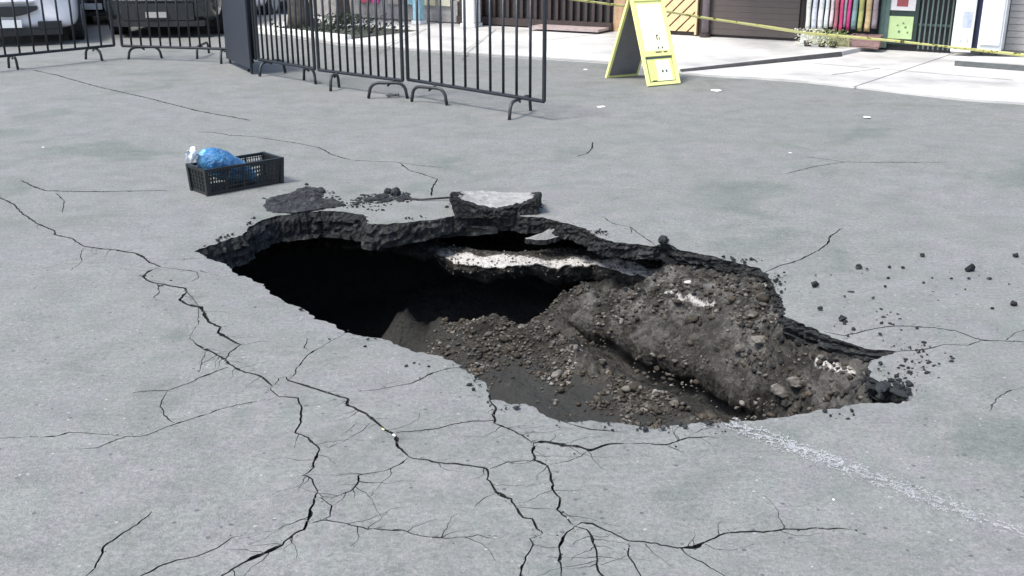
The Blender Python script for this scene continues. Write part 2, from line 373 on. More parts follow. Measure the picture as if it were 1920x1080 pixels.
# ------------------------------------------------------------------ road: one sheet, hole and cracks cut right through it
def build_road():
    V = []; E = []; Fc = []
    def addloop(pts):
        n = len(V); V.extend([Vector((float(a), float(b))) for a, b in pts]); return list(range(n, n + len(pts)))
    Fc.append(addloop(rimw))
    for p, hw in crw:
        t = np.gradient(p, axis=0); t /= np.linalg.norm(t, axis=1)[:, None] + 1e-9
        nn = np.stack([-t[:, 1], t[:, 0]], 1)
        a = p + nn * hw[:, None]; b = p - nn * hw[:, None]
        ia = addloop(a); ib = addloop(b)
        for k in range(len(p) - 1): Fc.append([ia[k], ib[k], ib[k + 1], ia[k + 1]])
    allc = np.concatenate([rimw] + [c[0] for c in crw])
    def grid(x0, x1, y0, y1, st, excl=None):
        gx, gy = np.meshgrid(np.arange(x0, x1, st), np.arange(y0, y1, st))
        gx = (gx + rng.uniform(-.3, .3, gx.shape) * st).ravel(); gy = (gy + rng.uniform(-.3, .3, gy.shape) * st).ravel()
        k = np.ones(len(gx), bool)
        if excl: k &= ~((gx > excl[0]) & (gx < excl[1]) & (gy > excl[2]) & (gy < excl[3]))
        return gx[k], gy[k]
    gx, gy = grid(-3.4, 3.4, 2.0, 7.4, .08)
    keep = np.ones(len(gx), bool)
    for i in range(0, len(gx), 500):
        d = ((gx[i:i + 500, None] - allc[None, :, 0]) ** 2 + (gy[i:i + 500, None] - allc[None, :, 1]) ** 2).min(1)
        keep[i:i + 500] = d > .02 ** 2
    keep &= ~in_poly(gx, gy, rimw)
    V.extend([Vector((float(a), float(b))) for a, b in zip(gx[keep], gy[keep])])
    hx, hy = grid(-14, 14, -3, 24, .7, (-3.5, 3.5, 1.9, 7.5))
    V.extend([Vector((float(a), float(b))) for a, b in zip(hx, hy)])
    for a, b in ((-150, -80), (150, -80), (150, 220), (-150, 220), (0, -80), (150, 60), (-150, 60), (0, 220)): V.append(Vector((a, b)))
    vo, eo, fo, ov, oe, of = geometry.delaunay_2d_cdt(V, E, Fc, 0, 1e-5, True)
    P = np.array([(v.x, v.y) for v in vo])
    tri = [f for f, o in zip(fo, of) if len(o) == 0]
    dr = np.full(len(P), 9.0); m = (np.abs(P[:, 0]) < 3.2) & (P[:, 1] > 2.2) & (P[:, 1] < 7.4)
    dr[m] = dist_poly(P[m, 0], P[m, 1], rimw)
    Z = gz(P[:, 0], P[:, 1]) * np.where(np.abs(P).max(1) > 30, 0, 1) - .012 * np.exp(-dr / .10)
    SA = []; SB = []; SG = []
    rl = random.Random(9)
    for p, hw in crw:
        if hw.max() < .0017: continue
        g_ = rl.choice([-1, 1]) * rl.uniform(.0002, .0007)
        SA.append(p[:-1]); SB.append(p[1:]); SG.append(np.full(len(p) - 1, g_))
    SA = np.concatenate(SA); SB = np.concatenate(SB); SG = np.concatenate(SG); idx = np.where((np.abs(P[:, 0]) < 3.4) & (P[:, 1] > 2.0) & (P[:, 1] < 7.4))[0]
    E_ = SB - SA; LL = (E_ ** 2).sum(1) + 1e-12
    for q in range(0, len(idx), 1500):
        ii = idx[q:q + 1500]; X_ = P[ii][:, None, :] - SA[None]; t_ = np.clip((X_ * E_[None]).sum(2) / LL, 0, 1); R_ = X_ - t_[..., None] * E_[None]; d2 = (R_ ** 2).sum(2); j = d2.argmin(1); ar = np.arange(len(ii))
        sg = np.sign(E_[j, 0] * R_[ar, j, 1] - E_[j, 1] * R_[ar, j, 0]); Z[ii] += sg * SG[j] * np.exp(-np.sqrt(d2[ar, j]) / .07)
    vz = [(float(a), float(b), float(c)) for (a, b), c in zip(P, Z)]
    faces = [tuple(f) for f in tri]
    # orientation up
    ff = []
    for f in faces:
        a, b, c = (P[i] for i in f[:3]); cr = (b[0] - a[0]) * (c[1] - a[1]) - (b[1] - a[1]) * (c[0] - a[0])
        ff.append(f if cr > 0 else tuple(reversed(f)))
    faces = ff; mats = [0] * len(faces); ntop = len(faces)
    ed = {}
    for f in faces:
        for i in range(3): ed[(f[i], f[(i + 1) % 3])] = 1
    bnd = [e for e in ed if (e[1], e[0]) not in ed and np.abs(P[e[0]]).max() < 70]
    nrm = np.zeros((len(P), 2))
    for a, b in bnd:
        d = P[b] - P[a]; l = np.hypot(*d) + 1e-9; n = np.array([d[1], -d[0]]) / l    # away from the slab
        nrm[a] += n; nrm[b] += n
    nrm /= np.linalg.norm(nrm, axis=1)[:, None] + 1e-9
    rows = [(-.008, .25), (-.020, .6), (-.034, .9), (-.048, .6), (-.062, .9), (-.078, .7), (-.098, 1.0)]
    cache = {}
    def wv(i, r, rim):
        k = (i, r, rim)
        if k not in cache:
            if rim:
                dz, am = rows[r]; dz = dz * (1 - .40 * min(1, max(0, (P[i, 0] - .5) / .4)))
                lf = min(1, max(0, (-.35 - P[i, 0]) / .5)) * min(1, max(0, (P[i, 1] - 5.1) / .4)) * (r > 0); dz = dz - .010 * r * lf
                o = (float(fbm(P[i, 0] * 20 + r * .8, P[i, 1] * 20 - r * .9, 5, 4, .75)) * .036 + .004 + .02 * lf) * am + (random.random() - .5) * .010
                q = P[i] + nrm[i] * o
                z = Z[i] + dz + (float(vnoise(P[i, 0] * 30, P[i, 1] * 30, 77 + r)) - .5) * .012
            else:
                q = P[i] + nrm[i] * 0.0004; z = -.07
            cache[k] = len(vz); vz.append((float(q[0]), float(q[1]), float(z)))
        return cache[k]
    tc_ = {}
    def wtop(i):
        if i not in tc_: tc_[i] = len(vz); vz.append((float(P[i, 0]), float(P[i, 1]), float(Z[i])))
        return tc_[i]
    for a, b in bnd:
        rim = dr[a] < .0015 and dr[b] < .0015
        if rim:
            pa, pb = wtop(a), wtop(b)
            for r in range(len(rows)):
                na, nb = wv(a, r, True), wv(b, r, True)
                faces.append((pb, pa, na, nb)); mats.append(1); pa, pb = na, nb
        else:
            faces.append((wtop(b), wtop(a), wv(a, 0, False), wv(b, 0, False))); mats.append(1)
    # underside of the undermined slab round the hole
    und = {}
    for f in faces[:ntop]:
        if min(dr[i] for i in f) < 1.1:
            q = []
            for i in f:
                if i not in und:
                    und[i] = len(vz); vz.append((float(P[i, 0]), float(P[i, 1]), -.092 - .0))
                q.append(und[i])
            faces.append(tuple(reversed(q))); mats.append(1)
    me = bpy.data.meshes.new('road'); me.from_pydata(vz, [], faces); me.update()
    me.materials.append(M_ASPH); me.materials.append(M_EDGE)
    me.polygons.foreach_set('material_index', mats)
    me.polygons.foreach_set('use_smooth', [i < ntop for i in range(len(faces))])
    o = link('road', me); tag(o, 'worn grey asphalt street cracked around the sinkhole', kind='structure')
build_road()
def crack_dirt():
    V = []; Fs = []
    for p, hw in crw:
        d = dist_poly(p[:, 0], p[:, 1], rimw); n = len(p)
        t = np.gradient(p, axis=0); t /= np.linalg.norm(t, axis=1)[:, None] + 1e-9; nn = np.stack([-t[:, 1], t[:, 0]], 1); i0 = len(V)
        dep = .009 + .030 * np.clip((hw - .0022) / .003, 0, 1) + .006 * vnoise(np.arange(n) * .4, np.arange(n) * 0. + i0 * .01, 5)
        for k in range(n):
            w_ = hw[k] + .004; z = float(gz(p[k, 0], p[k, 1])) - dep[k]
            for sg in (-1, 1): V.append((p[k, 0] + sg * nn[k, 0] * w_, p[k, 1] + sg * nn[k, 1] * w_, z))
        Fs += [(i0 + 2 * k + 1, i0 + 2 * k, i0 + 2 * k + 2, i0 + 2 * k + 3) for k in range(n - 1) if d[k] > .03 and d[k + 1] > .03]
    tag(link('crack_dirt', mesh_py('crack_dirt', V, Fs), simple('crack_dirt', (.060, .062, .060), .95, var=.4, scale=60, bump=.5)), 'grey dirt packed into the street cracks', kind='structure')
crack_dirt()

# ------------------------------------------------------------------ the pit below it: soil relief with ledges, running back under the slab
def world_pts(px_pts, w_pts):
    return np.array([(*at(px, py, z)[:2], z) for px, py, z in px_pts] + list(w_pts))
# upper bank: hollow under the shelf on the left, dusty slope rising to the rim on the right
UP = world_pts([(1070,545,-.38),(1110,538,-.35),(1160,535,-.34),(1052,592,-.43),(1030,600,-.45),(1110,590,-.38),(1130,545,-.34),(1200,620,-.37),(1200,560,-.31),(1300,655,-.38),(1300,600,-.29),(1300,540,-.20),(1400,690,-.35),(1400,620,-.22),(1400,560,-.15),
    (1380,520,-.12),(1430,530,-.10),(1460,718,-.31),(1460,640,-.17),(1450,580,-.11),(1500,735,-.27),(1520,680,-.15),(1510,630,-.11),(1580,735,-.17),(1590,690,-.10),(1620,670,-.07),(1660,735,-.09),
    (1570,650,-.09),(1150,518,-.39),(1220,525,-.35),(1280,505,-.23)],
    [(-.8,6.5,-1.0),(-.45,6.55,-.95),(-.1,6.5,-.85),(.25,6.45,-.72),(.55,6.35,-.6),(.85,6.15,-.46),(1.05,5.9,-.34),(-1.2,6.0,-1.4),(-.95,6.4,-1.6),(-1.5,5.7,-.9),(-.9,5.4,-1.8),(-.5,5.8,-1.2),(-.1,6.3,-1.0),(.18,6.25,-.85),(-.2,6.4,-1.1)])
# lower bank: gravel band, steep smooth clay under it, deep void to the left and under the near lip
LO = world_pts([(700,600,-1.0),(770,570,-.66),(830,578,-.60),(900,594,-.54),(950,600,-.50),(1000,607,-.47),(1000,630,-.50),(1100,660,-.52),(1200,700,-.54),(1300,735,-.54),(1400,760,-.50),(1460,758,-.41),
    (770,594,-.78),(850,642,-.65),(930,672,-.63),(1000,697,-.63),(1080,735,-.63),(1150,770,-.62),(1220,792,-.61),(900,700,-.64),(960,727,-.64),(1020,754,-.64),(1080,778,-.64),(790,640,-.80),
    (1330,778,-.53),(1400,780,-.47),(1480,772,-.36),(1540,758,-.26),(1620,748,-.15)],
    [(-.1,5.05,-.67),(.15,4.7,-.67),(.4,4.35,-.66),(.7,4.0,-.64),(1.0,3.75,-.58),(1.2,3.6,-.45),(-.45,5.3,-.85),(-.7,5.55,-1.05),(-1.2,5.6,-1.2),(-.9,5.4,-1.6),(-.4,4.7,-1.1),(0,4.2,-.85),
     (-1.45,6.1,-1.2),(-1.15,6.6,-1.4),(-1.5,5.7,-.9),(-1.35,6.3,-1.3),(-.8,6.8,-1.1),(-.45,6.6,-.98),(-.1,6.4,-.95),(-.2,6.08,-.78),(.02,5.95,-.72),(.15,5.85,-.66),(-.42,6.38,-.9),(-.7,6.65,-1.0)])
def rbf_fit(C):
    A = np.sqrt(((C[:, None, :2] - C[None, :, :2]) ** 2).sum(2) + .10 ** 2)
    n = len(C); M = np.zeros((n + 1, n + 1)); M[:n, :n] = A - np.eye(n) * .004; M[n, :n] = 1; M[:n, n] = 1
    return np.linalg.solve(M, np.append(C[:, 2], 0))
def rbf(C, x, y):
    W = rbf_fit(C); o = np.full(x.shape, W[-1])
    for (a, b, _), q in zip(C, W): o += q * np.sqrt((x - a) ** 2 + (y - b) ** 2 + .01)
    return o
GX0, GX1, GY0, GY1, GS = -2.4, 2.1, 2.9, 7.5, .010
gxs = np.arange(GX0, GX1 + 1e-6, GS); gys = np.arange(GY0, GY1 + 1e-6, GS)
GXX, GYY = np.meshgrid(gxs, gys)
def seg_mask(x, y, pts, wid, z=None):
    q = np.array([(at(px, py, z) if z is not None else raypit(px, py))[:2] for px, py in pts]); D = np.full(x.shape, 1e9)
    for (a, b), (c, d) in zip(q[:-1], q[1:]):
        ex, ey = c - a, d - b; t = np.clip(((x - a) * ex + (y - b) * ey) / (ex * ex + ey * ey), 0, 1)
        D = np.minimum(D, np.hypot(x - a - t * ex, y - b - t * ey))
    return np.clip(1.25 - D / wid, 0, 1)
def pit_height():
    x, y = GXX, GYY
    brink = np.array([(-1.6,7.5),(-.35,6.38),(.10,5.90),(.38,5.50),(.66,5.16),(.90,4.88),(1.06,4.62),(1.17,4.38),(1.30,4.10),(1.8,3.2)])
    s = np.full(x.shape, 9.0); cross = np.zeros(x.shape)
    for (a, b), (c, d) in zip(brink[:-1], brink[1:]):
        ex, ey = c - a, d - b; t = np.clip(((x - a) * ex + (y - b) * ey) / (ex * ex + ey * ey), 0, 1)
        dd = np.hypot(x - a - t * ex, y - b - t * ey); k = dd < s; s = np.where(k, dd, s); cross = np.where(k, ex * (y - b) - ey * (x - a), cross)
    s = np.where(cross < 0, s, -s)                                                     # positive below the brink (towards the camera, left)
    s = s + .05 * np.clip((x + .1) / .4, .2, 1) * fbm(x * 4, y * 4, 33, 4, .6) + .02 * fbm(x * 18, y * 18, 34, 3, .6)
    zu, zl = rbf(UP, x, y), rbf(LO, x, y)
    k = np.clip(s / (.035 + .26 * np.clip((.32 - x) / .25, 0, 1)) + .0, 0, 1); k = k * k * (3 - 2 * k)
    z = zu * (1 - k) + np.where(zu < -.50, zl, np.minimum(zl, zu - .04)) * k
    # layers cropping out along the bank
    z = z + .020 * np.sin(s * 34 + 2 * fbm(x * 3, y * 3, 35)) * np.exp(-np.abs(s - .05) * 3) * np.clip((x + .4) / .5, 0, 1)
    # undercut: the face below the brink leans back under it
    ww = np.clip((x - .20) / .25, 0, 1) * np.clip((1.25 - x) / .3, 0, 1)
    back = np.where((s > .02) & (s < .16), np.sin((s - .02) / .14 * math.pi), 0) * .17 * ww
    bx, by = back * .72, back * .70
    z = z - .10 * ww * np.exp(-((s - .09) / .06) ** 2)
    ins = in_poly(x, y, rimw); D = D_ = dist_poly(x, y, rimw)
    rg = .18 + .82 * np.clip((z + .63 + .3 * np.clip((-.1 - x) / .3, 0, 1)) / .07, 0, 1)                                    # the deep clay is smooth
    z = z + (.4 + .6 * rg) * .030 * fbm(x * 5, y * 5, 11, 4, .6) + rg * .034 * fbm(x * 15, y * 15, 21, 5, .72)
    z = z + rg * .06 * (np.abs(fbm(x * 7, y * 7, 41, 4, .6)) - .28) * (s < 0)
    rr = vnoise(x * 30, y * 30, 31); z = z + rg * .016 * (rr ** 2)                        # small lumps
    z = np.minimum(z, -.055)
    wr = np.exp(-D_ / .045) * np.clip((x - .55) / .35, 0, 1) * (z > -.5); z = z * (1 - .8 * wr) - .070 * .8 * wr + wr * .02 * fbm(x * 30, y * 30, 77, 3, .6)
    far = np.clip((y - (5.5 - .28 * x)) / .4, 0, 1); left = np.clip((.2 - x) / .6, 0, 1)
    ucut = .05 + .30 * far * (1 - .6 * np.clip((x - .6) / .5, 0, 1)) + .50 * far * left + .22 * far * np.clip((.9 - x) / .4, 0, 1) + .22 * (1 - far) * np.clip((1.0 - x) / .5, 0, 1)
    t = np.clip((D - ucut) / .10, 0, 1); t = t * t * (3 - 2 * t); t[ins] = 0
    z = z * (1 - t) + (-.115) * t
    # right at the rim on the shallow side the soil comes up to the slab
    return z, ins, D, bx, by, s
PZ, PIN, PD, PBX, PBY, PS = pit_height()
def pit_z(x, y):
    i = np.clip((np.asarray(x) - GX0) / GS, 0, len(gxs) - 1.001); j = np.clip((np.asarray(y) - GY0) / GS, 0, len(gys) - 1.001)
    i0 = i.astype(int); j0 = j.astype(int); a = i - i0; b = j - j0
    return (PZ[j0, i0] * (1 - a) + PZ[j0, i0 + 1] * a) * (1 - b) + (PZ[j0 + 1, i0] * (1 - a) + PZ[j0 + 1, i0 + 1] * a) * b
def raypit(px, py):
    for k in range(600):
        z = -.05 - k * .003; p = at(px, py, z)
        if z < float(pit_z(p.x, p.y)): return p
    return p
def pale_mask(x, y):
    m = seg_mask(x, y, [(1215,500),(1240,498),(1262,490)], .05) * .8
    m = np.maximum(m, seg_mask(x, y, [(1248,548),(1290,557),(1338,572)], .014) * .85)
    m = np.maximum(m, seg_mask(x, y, [(1532,676),(1556,686),(1600,704)], .018) * .85)
    m = np.maximum(m, seg_mask(x, y, [(1420,520),(1436,536)], .018) * .7)
    g = np.clip(1.2 - np.hypot((x - .95) / .75, (y - 5.0) / .7), 0, 1) * .34              # dusty dry top of the slope
    return np.maximum(m, g)
def build_pit():
    ny, nx = GXX.shape
    jx = (vnoise(GXX * 60, GYY * 60, 91) - .5) * .006; jy = (vnoise(GXX * 60, GYY * 60, 92) - .5) * .006
    V = np.stack([(GXX + jx + PBX).ravel(), (GYY + jy + PBY).ravel(), PZ.ravel()], 1)
    i = np.arange(nx - 1); j = np.arange(ny - 1); I, J = np.meshgrid(i, j); a = (J * nx + I).ravel()
    Fq = np.stack([a, a + 1, a + nx + 1, a + nx], 1)
    me = bpy.data.meshes.new('sinkhole_soil')
    me.vertices.add(len(V)); me.vertices.foreach_set('co', V.ravel())
    me.loops.add(Fq.size); me.loops.foreach_set('vertex_index', Fq.ravel())
    me.polygons.add(len(Fq)); me.polygons.foreach_set('loop_start', np.arange(0, Fq.size, 4)); me.polygons.foreach_set('loop_total', np.full(len(Fq), 4))
    me.update(calc_edges=True); me.validate()
    me.polygons.foreach_set('use_smooth', [True] * len(Fq))
    at_ = me.attributes.new('pale', 'FLOAT', 'POINT'); at_.data.foreach_set('value', pale_mask(GXX, GYY).ravel().astype(np.float32))
    def dist_px(px, py, rx, ry, z):
        c_ = at(px, py, z); return np.hypot((GXX - c_.x) / rx, (GYY - c_.y) / ry)
    du = np.maximum(np.clip(1.5 - dist_px(1290, 550, .55, .30, -.25), 0, 1), np.clip(1.4 - dist_px(1440, 600, .22, .30, -.15), 0, 1) * .9)
    du = np.maximum(du, np.clip(1.3 - dist_px(1130, 570, .3, .22, -.38), 0, 1) * .8); du = np.maximum(du, np.clip(1.3 - dist_px(1560, 700, .25, .35, -.1), 0, 1) * .6)
    at2 = me.attributes.new('dust', 'FLOAT', 'POINT'); at2.data.foreach_set('value', du.ravel().astype(np.float32))
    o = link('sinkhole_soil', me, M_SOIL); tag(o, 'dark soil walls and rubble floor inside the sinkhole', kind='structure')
    m = MB(); zz = -.115
    for x0, x1, y0, y1 in ((-150, GX0, -80, 220), (GX1, 150, -80, 220), (GX0, GX1, -80, GY0), (GX0, GX1, GY1, 220)):
        m.add([(x0, y0, zz), (x1, y0, zz), (x1, y1, zz), (x0, y1, zz)], [(0, 1, 2, 3)])
    tag(m.build('road_base', M_SOIL), 'compacted base below the asphalt', kind='structure')
build_pit()

# shelf of old road base sticking out below the slab, hollow beneath
def build_shelf():
    fr = resample([at(px, py, -.235) for px, py in ((640,452),(700,458),(760,462),(815,466),(850,486),(880,492),(960,499),(1040,493),(1100,491),(1150,504),(1190,514),(1215,520),(1245,513),(1275,498),(1310,487),(1345,488))], .016, .014, 71)
    n = len(fr); V = []; Fs = []; NT = 44; NF_ = 11; pal = []
    for i, p in enumerate(fr):
        f = i / (n - 1); tl = min(1, max(0, (f - .12) / .22))                          # left third is thin, dark and ragged
        th = (.035 + .085 * tl) * (.75 + .5 * float(vnoise(i * .12, 1, 4)))
        for j in range(NT + 1):
            t = j / NT; y = p[1] + (1 - t) * .75
            z = -.235 - .02 * (1 - tl) + .018 * min(1, max(0, (f - .55) / .25)) + .030 * float(fbm(p[0] * 8, y * 8, 61, 4, .65)) - .012 * t ** 6 - .10 * min(1, max(0, ((1 - t) * .75 - .27) / .12)) * (f < .86)
            V.append((p[0] + .01 * float(fbm(y * 9, i * .2, 3)) * (1 - t), y, z)); dd = (1 - t) * .75; pw = max(.13, .18 + .12 * float(fbm(p[0] * 5, 2, 8))) ; pal.append((.95 + .35 * float(fbm(p[0] * 9, y * 9, 18))) * tl * min(1, max(0, (pw - dd) / .05)) * (1 if f < .90 else max(0, 1 - (f - .90) * 14)))
        z0 = V[-1][2]
        for j in range(1, NF_ + 1):
            t = j / NF_; back = .10 * t ** 2 + .05 * float(fbm(i * .16, t * 3.1, 62, 4, .7))
            V.append((p[0], p[1] + back, z0 - th * t)); pal.append(0)
        V.append((p[0], p[1] + .8, z0 - th - .01)); pal.append(0)
    K = NT + NF_ + 2
    for i in range(n - 1):
        for k in range(K - 1): Fs.append((i * K + k, (i + 1) * K + k, (i + 1) * K + k + 1, i * K + k + 1)[::-1])
    me = mesh_py('soil_shelf', V, Fs, True); me.materials.append(M_SOIL)
    at_ = me.attributes.new('pale', 'FLOAT', 'POINT'); at_.data.foreach_set('value', np.array(pal, np.float32))
    tag(link('soil_shelf', me), 'shelf of pale road base jutting out below the far slab edge', kind='structure')
    X = []; 
    for _ in range(1500):
        i = random.randrange(int(n * .2), n); j = random.randrange(NT - 16, K - 2); q = V[i * K + j]
        X.append((q[0] + random.uniform(-.01, .01), q[1] - .002, q[2] + .002))
    return np.array(X)
SHELF = build_shelf()

# ------------------------------------------------------------------ stones and crumbs
_bm = bmesh.new(); bmesh.ops.create_icosphere(_bm, subdivisions=1, radius=1); ICO_V = np.array([v.co[:] for v in _bm.verts]); ICO_F = np.array([[v.index for v in f.verts] for f in _bm.faces]); _bm.free()
_bm = bmesh.new(); bmesh.ops.create_icosphere(_bm, subdivisions=2, radius=1); IC2_V = np.array([v.co[:] for v in _bm.verts]); IC2_F = np.array([[v.index for v in f.verts] for f in _bm.faces]); _bm.free()
_bm = bmesh.new(); bmesh.ops.create_icosphere(_bm, subdivisions=3, radius=1); IC3_V = np.array([v.co[:] for v in _bm.verts]); IC3_F = np.array([[v.index for v in f.verts] for f in _bm.faces]); _bm.free()
def rots(n):
    q = rng.normal(size=(n, 4)); q /= np.linalg.norm(q, axis=1)[:, None]; w_, x, y, z = q.T
    return np.stack([np.stack([1 - 2 * (y * y + z * z), 2 * (x * y - z * w_), 2 * (x * z + y * w_)], 1), np.stack([2 * (x * y + z * w_), 1 - 2 * (x * x + z * z), 2 * (y * z - x * w_)], 1), np.stack([2 * (x * z - y * w_), 2 * (y * z + x * w_), 1 - 2 * (x * x + y * y)], 1)], 1)
def stones(name, pos, size, mat, flat=.7, jit=.28):
    n = len(pos); K = len(ICO_V)
    base = ICO_V[None] * (1 + rng.uniform(-jit, jit, (n, K, 1))) * rng.uniform([.7, .55, .45], [1.25, 1.0, .85], (n, 3))[:, None, :]
    v = np.einsum('nij,nkj->nki', rots(n), base); v[:, :, 2] *= flat
    v = v * size[:, None, None] + pos[:, None, :]
    f = (ICO_F[None] + (np.arange(n) * K)[:, None, None]).reshape(-1, 3)
    me = bpy.data.meshes.new(name); V = v.reshape(-1, 3)
    me.vertices.add(len(V)); me.vertices.foreach_set('co', V.ravel())
    me.loops.add(f.size); me.loops.foreach_set('vertex_index', f.ravel())
    me.polygons.add(len(f)); me.polygons.foreach_set('loop_start', np.arange(0, f.size, 3)); me.polygons.foreach_set('loop_total', np.full(len(f), 3))
    me.update(calc_edges=True); return link(name, me, mat)
def pit_gravel():
    n = 46000
    x = rng.uniform(-1.2, 1.5, n); y = rng.uniform(3.3, 6.3, n)
    keep = in_poly(x, y, rimw) & (dist_poly(x, y, rimw) > .015)
    x, y = x[keep], y[keep]; z = pit_z(x, y)
    dens = np.clip(.6 + (x + .1) * .7, .3, 1)
    dens *= np.clip((z + .635 + .24 * np.clip((-.05 - x) / .3, 0, 1)) / .04, .02, 1)
    sv = PS[np.clip(((y - GY0) / GS).astype(int), 0, len(gys) - 1), np.clip(((x - GX0) / GS).astype(int), 0, len(gxs) - 1)]
    dens *= np.where(sv < 0, .38, 1.25) * np.where((sv > -.01) & (sv < .12), .25, 1)
    cl = vnoise(x * 5, y * 5, 61) * .6 + vnoise(x * 14, y * 14, 62) * .4; dens *= np.clip((cl - .30) * 3.2, .04, 1.3)
    k = rng.uniform(0, 1, len(x)) < dens
    x, y, z = x[k], y[k], z[k]; s = .003 + .013 * rng.uniform(0, 1, len(x)) ** 3.2 + .003
    big = (rng.uniform(0, 1, len(x)) < .045 * np.clip((6.0 - y) , .2, 1.6)); s[big] *= 1.9
    pos = np.stack([x, y, z + s * .4], 1); sel = rng.uniform(0, 1, len(x)) < .6
    tag(stones('gravel', pos[sel], s[sel], M_STONE), 'loose grey gravel and stones spilling down the sinkhole slope', 'gravel', kind='stuff')
    tag(stones('soil_crumbs', pos[~sel], s[~sel] * 1.25, M_SOIL2), 'brown soil crumbs over the sinkhole slope', 'soil', kind='stuff')
M_SOIL2 = soil_mat('soil_crumb', [(.3, (.025, .021, .016)), (.6, (.055, .048, .038)), (.85, (.12, .11, .095))], 40, dist=.006)
pit_gravel()
def rim_rubble():
    X = []; S_ = []
    n = len(rimw)
    for _ in range(2600):
        i = random.randrange(n); p = rimw[i]
        if p[1] < 4.4 and p[0] < 1.2: continue
        a = random.uniform(0, 6.283); r = random.random() ** 1.5 * .16; q = p + np.array([math.cos(a), math.sin(a)]) * r
        if not in_poly(np.array([q[0]]), np.array([q[1]]), rimw)[0]: continue
        X.append(q); S_.append(.003 + .020 * random.random() ** 3)
    X = np.array(X); S_ = np.array(S_); z = pit_z(X[:, 0], X[:, 1]); k = z > -.5
    tag(stones('rim_rubble', np.stack([X[k, 0], X[k, 1], z[k] + S_[k] * .4], 1), S_[k], M_EDGE, .8), 'broken dark asphalt bits fallen just inside the rim', 'rubble', kind='stuff')
rim_rubble()
_s = .0025 + .009 * rng.uniform(0, 1, len(SHELF)) ** 3
tag(stones('shelf_gravel', SHELF, _s, M_STONE), 'small stones lying on and stuck in the soil shelf', 'gravel', kind='stuff')
def scatter(name, label, cat, spots, mat, kindsize):
    """spots: (px,py,radius px x, radius px y, count)"""
    X = []; 
    for px, py, rx, ry, n in spots:
        for _ in range(n):
            a = random.uniform(0, 6.283); r = random.random() ** .6
            p = at(px + math.cos(a) * r * rx, py + math.sin(a) * r * ry)
            X.append(p[:2])
    X = np.array(X); k = ~in_poly(X[:, 0], X[:, 1], rimw); X = X[k]
    s = kindsize[0] + (kindsize[1] - kindsize[0]) * rng.uniform(0, 1, len(X)) ** 3
    pos = np.stack([X[:, 0], X[:, 1], gz(X[:, 0], X[:, 1]) + s * .3 - .004], 1)
    tag(stones(name, pos, s, mat), label, cat, kind='stuff')
scatter('asphalt_crumbs', 'fine dark asphalt crumbs strewn around the hole rim', 'rubble',
    [(560,378,75,16,170),(600,372,40,20,120),(640,385,30,6,60),(690,378,34,6,200),(715,371,46,7,520),(742,366,26,6,330),(760,375,24,5,70),(700,388,40,8,50),
     (860,385,20,10,25),(1000,392,18,10,40),(1010,380,10,12,20),(1685,722,25,14,110),(1700,740,12,10,30),(1700,700,60,40,60),(1740,680,50,30,40),(1650,600,90,50,50),
     (1245,450,10,4,25),(1460,540,14,40,70),(480,425,30,16,60),(430,450,30,12,40),(395,470,24,10,40),(1380,484,60,6,60),(1640,560,110,70,16),(1760,560,120,90,14),(1500,640,60,20,25),
     (1130,436,30,8,40),(560,580,90,14,12),(700,636,90,14,12),(820,680,80,14,12),(895,715,26,20,16),(940,762,40,12,14),(1120,800,140,12,22),(1300,804,120,12,16),(1540,776,120,12,14),(272,520,14,6,16),(300,530,30,8,12),(800,410,60,4,14),(1720,650,60,10,30)], M_CLOD, (.0022, .015))
def grit():
    X = []
    for p, hw in crw:
        if hw.max() < .0018: continue
        for _ in range(int(len(p) * 1.1)):
            i = random.randrange(len(p)); q = p[i] + np.random.default_rng(random.randrange(1 << 30)).normal(0, .011, 2)
            X.append(q)
    X = np.array(X); k = ~in_poly(X[:, 0], X[:, 1], rimw); X = X[k]; sz = rng.uniform(.0008, .0026, len(X)) * (1 + 1.2 * (rng.uniform(0, 1, len(X)) > .95))
    pos = np.stack([X[:, 0], X[:, 1], gz(X[:, 0], X[:, 1]) + .0005], 1); h = rng.uniform(0, 1, len(X)) < .6
    tag(stones('dark_grit', pos[h], sz[h], M_CLOD), 'dark grit crumbled off the crack edges', 'grit', kind='stuff')
    tag(stones('pale_grit', pos[~h], sz[~h], simple('pale_grit', (.25, .25, .24), .9)), 'pale grit crumbled off the crack edges', 'grit', kind='stuff')
grit()
# loose clods one can tell apart on the right
def clod_mesh(seed, sub=2):
    if sub == 2:
        rr_ = random.Random(seed * 7 + 1); bm = bmesh.new()
        for _ in range(15):
            v = Vector((rr_.gauss(0, 1), rr_.gauss(0, 1), rr_.gauss(0, 1))).normalized() * rr_.uniform(.75, 1.15); bm.verts.new((v.x, v.y * .85, v.z * .62))
        r_ = bmesh.ops.convex_hull(bm, input=bm.verts[:]); bmesh.ops.delete(bm, geom=[g for g in r_['geom_interior'] if isinstance(g, bmesh.types.BMVert)], context='VERTS')
        me = bpy.data.meshes.new('clod'); bm.to_mesh(me); bm.free(); return me
    v0, f0 = (IC2_V, IC2_F) if sub == 2 else (IC3_V, IC3_F)
    r = 1 + .34 * fbm(v0[:, 0] * 1.5 + seed * 3.1 + v0[:, 2], v0[:, 1] * 1.5 + seed + v0[:, 2] * .7, seed, 4, .7)
    return mesh_py('clod', v0 * r[:, None] * np.array([1, .85, .62]), f0)
CL = [clod_mesh(i) for i in range(6)]
for m_ in CL: m_.materials.append(M_CLOD)
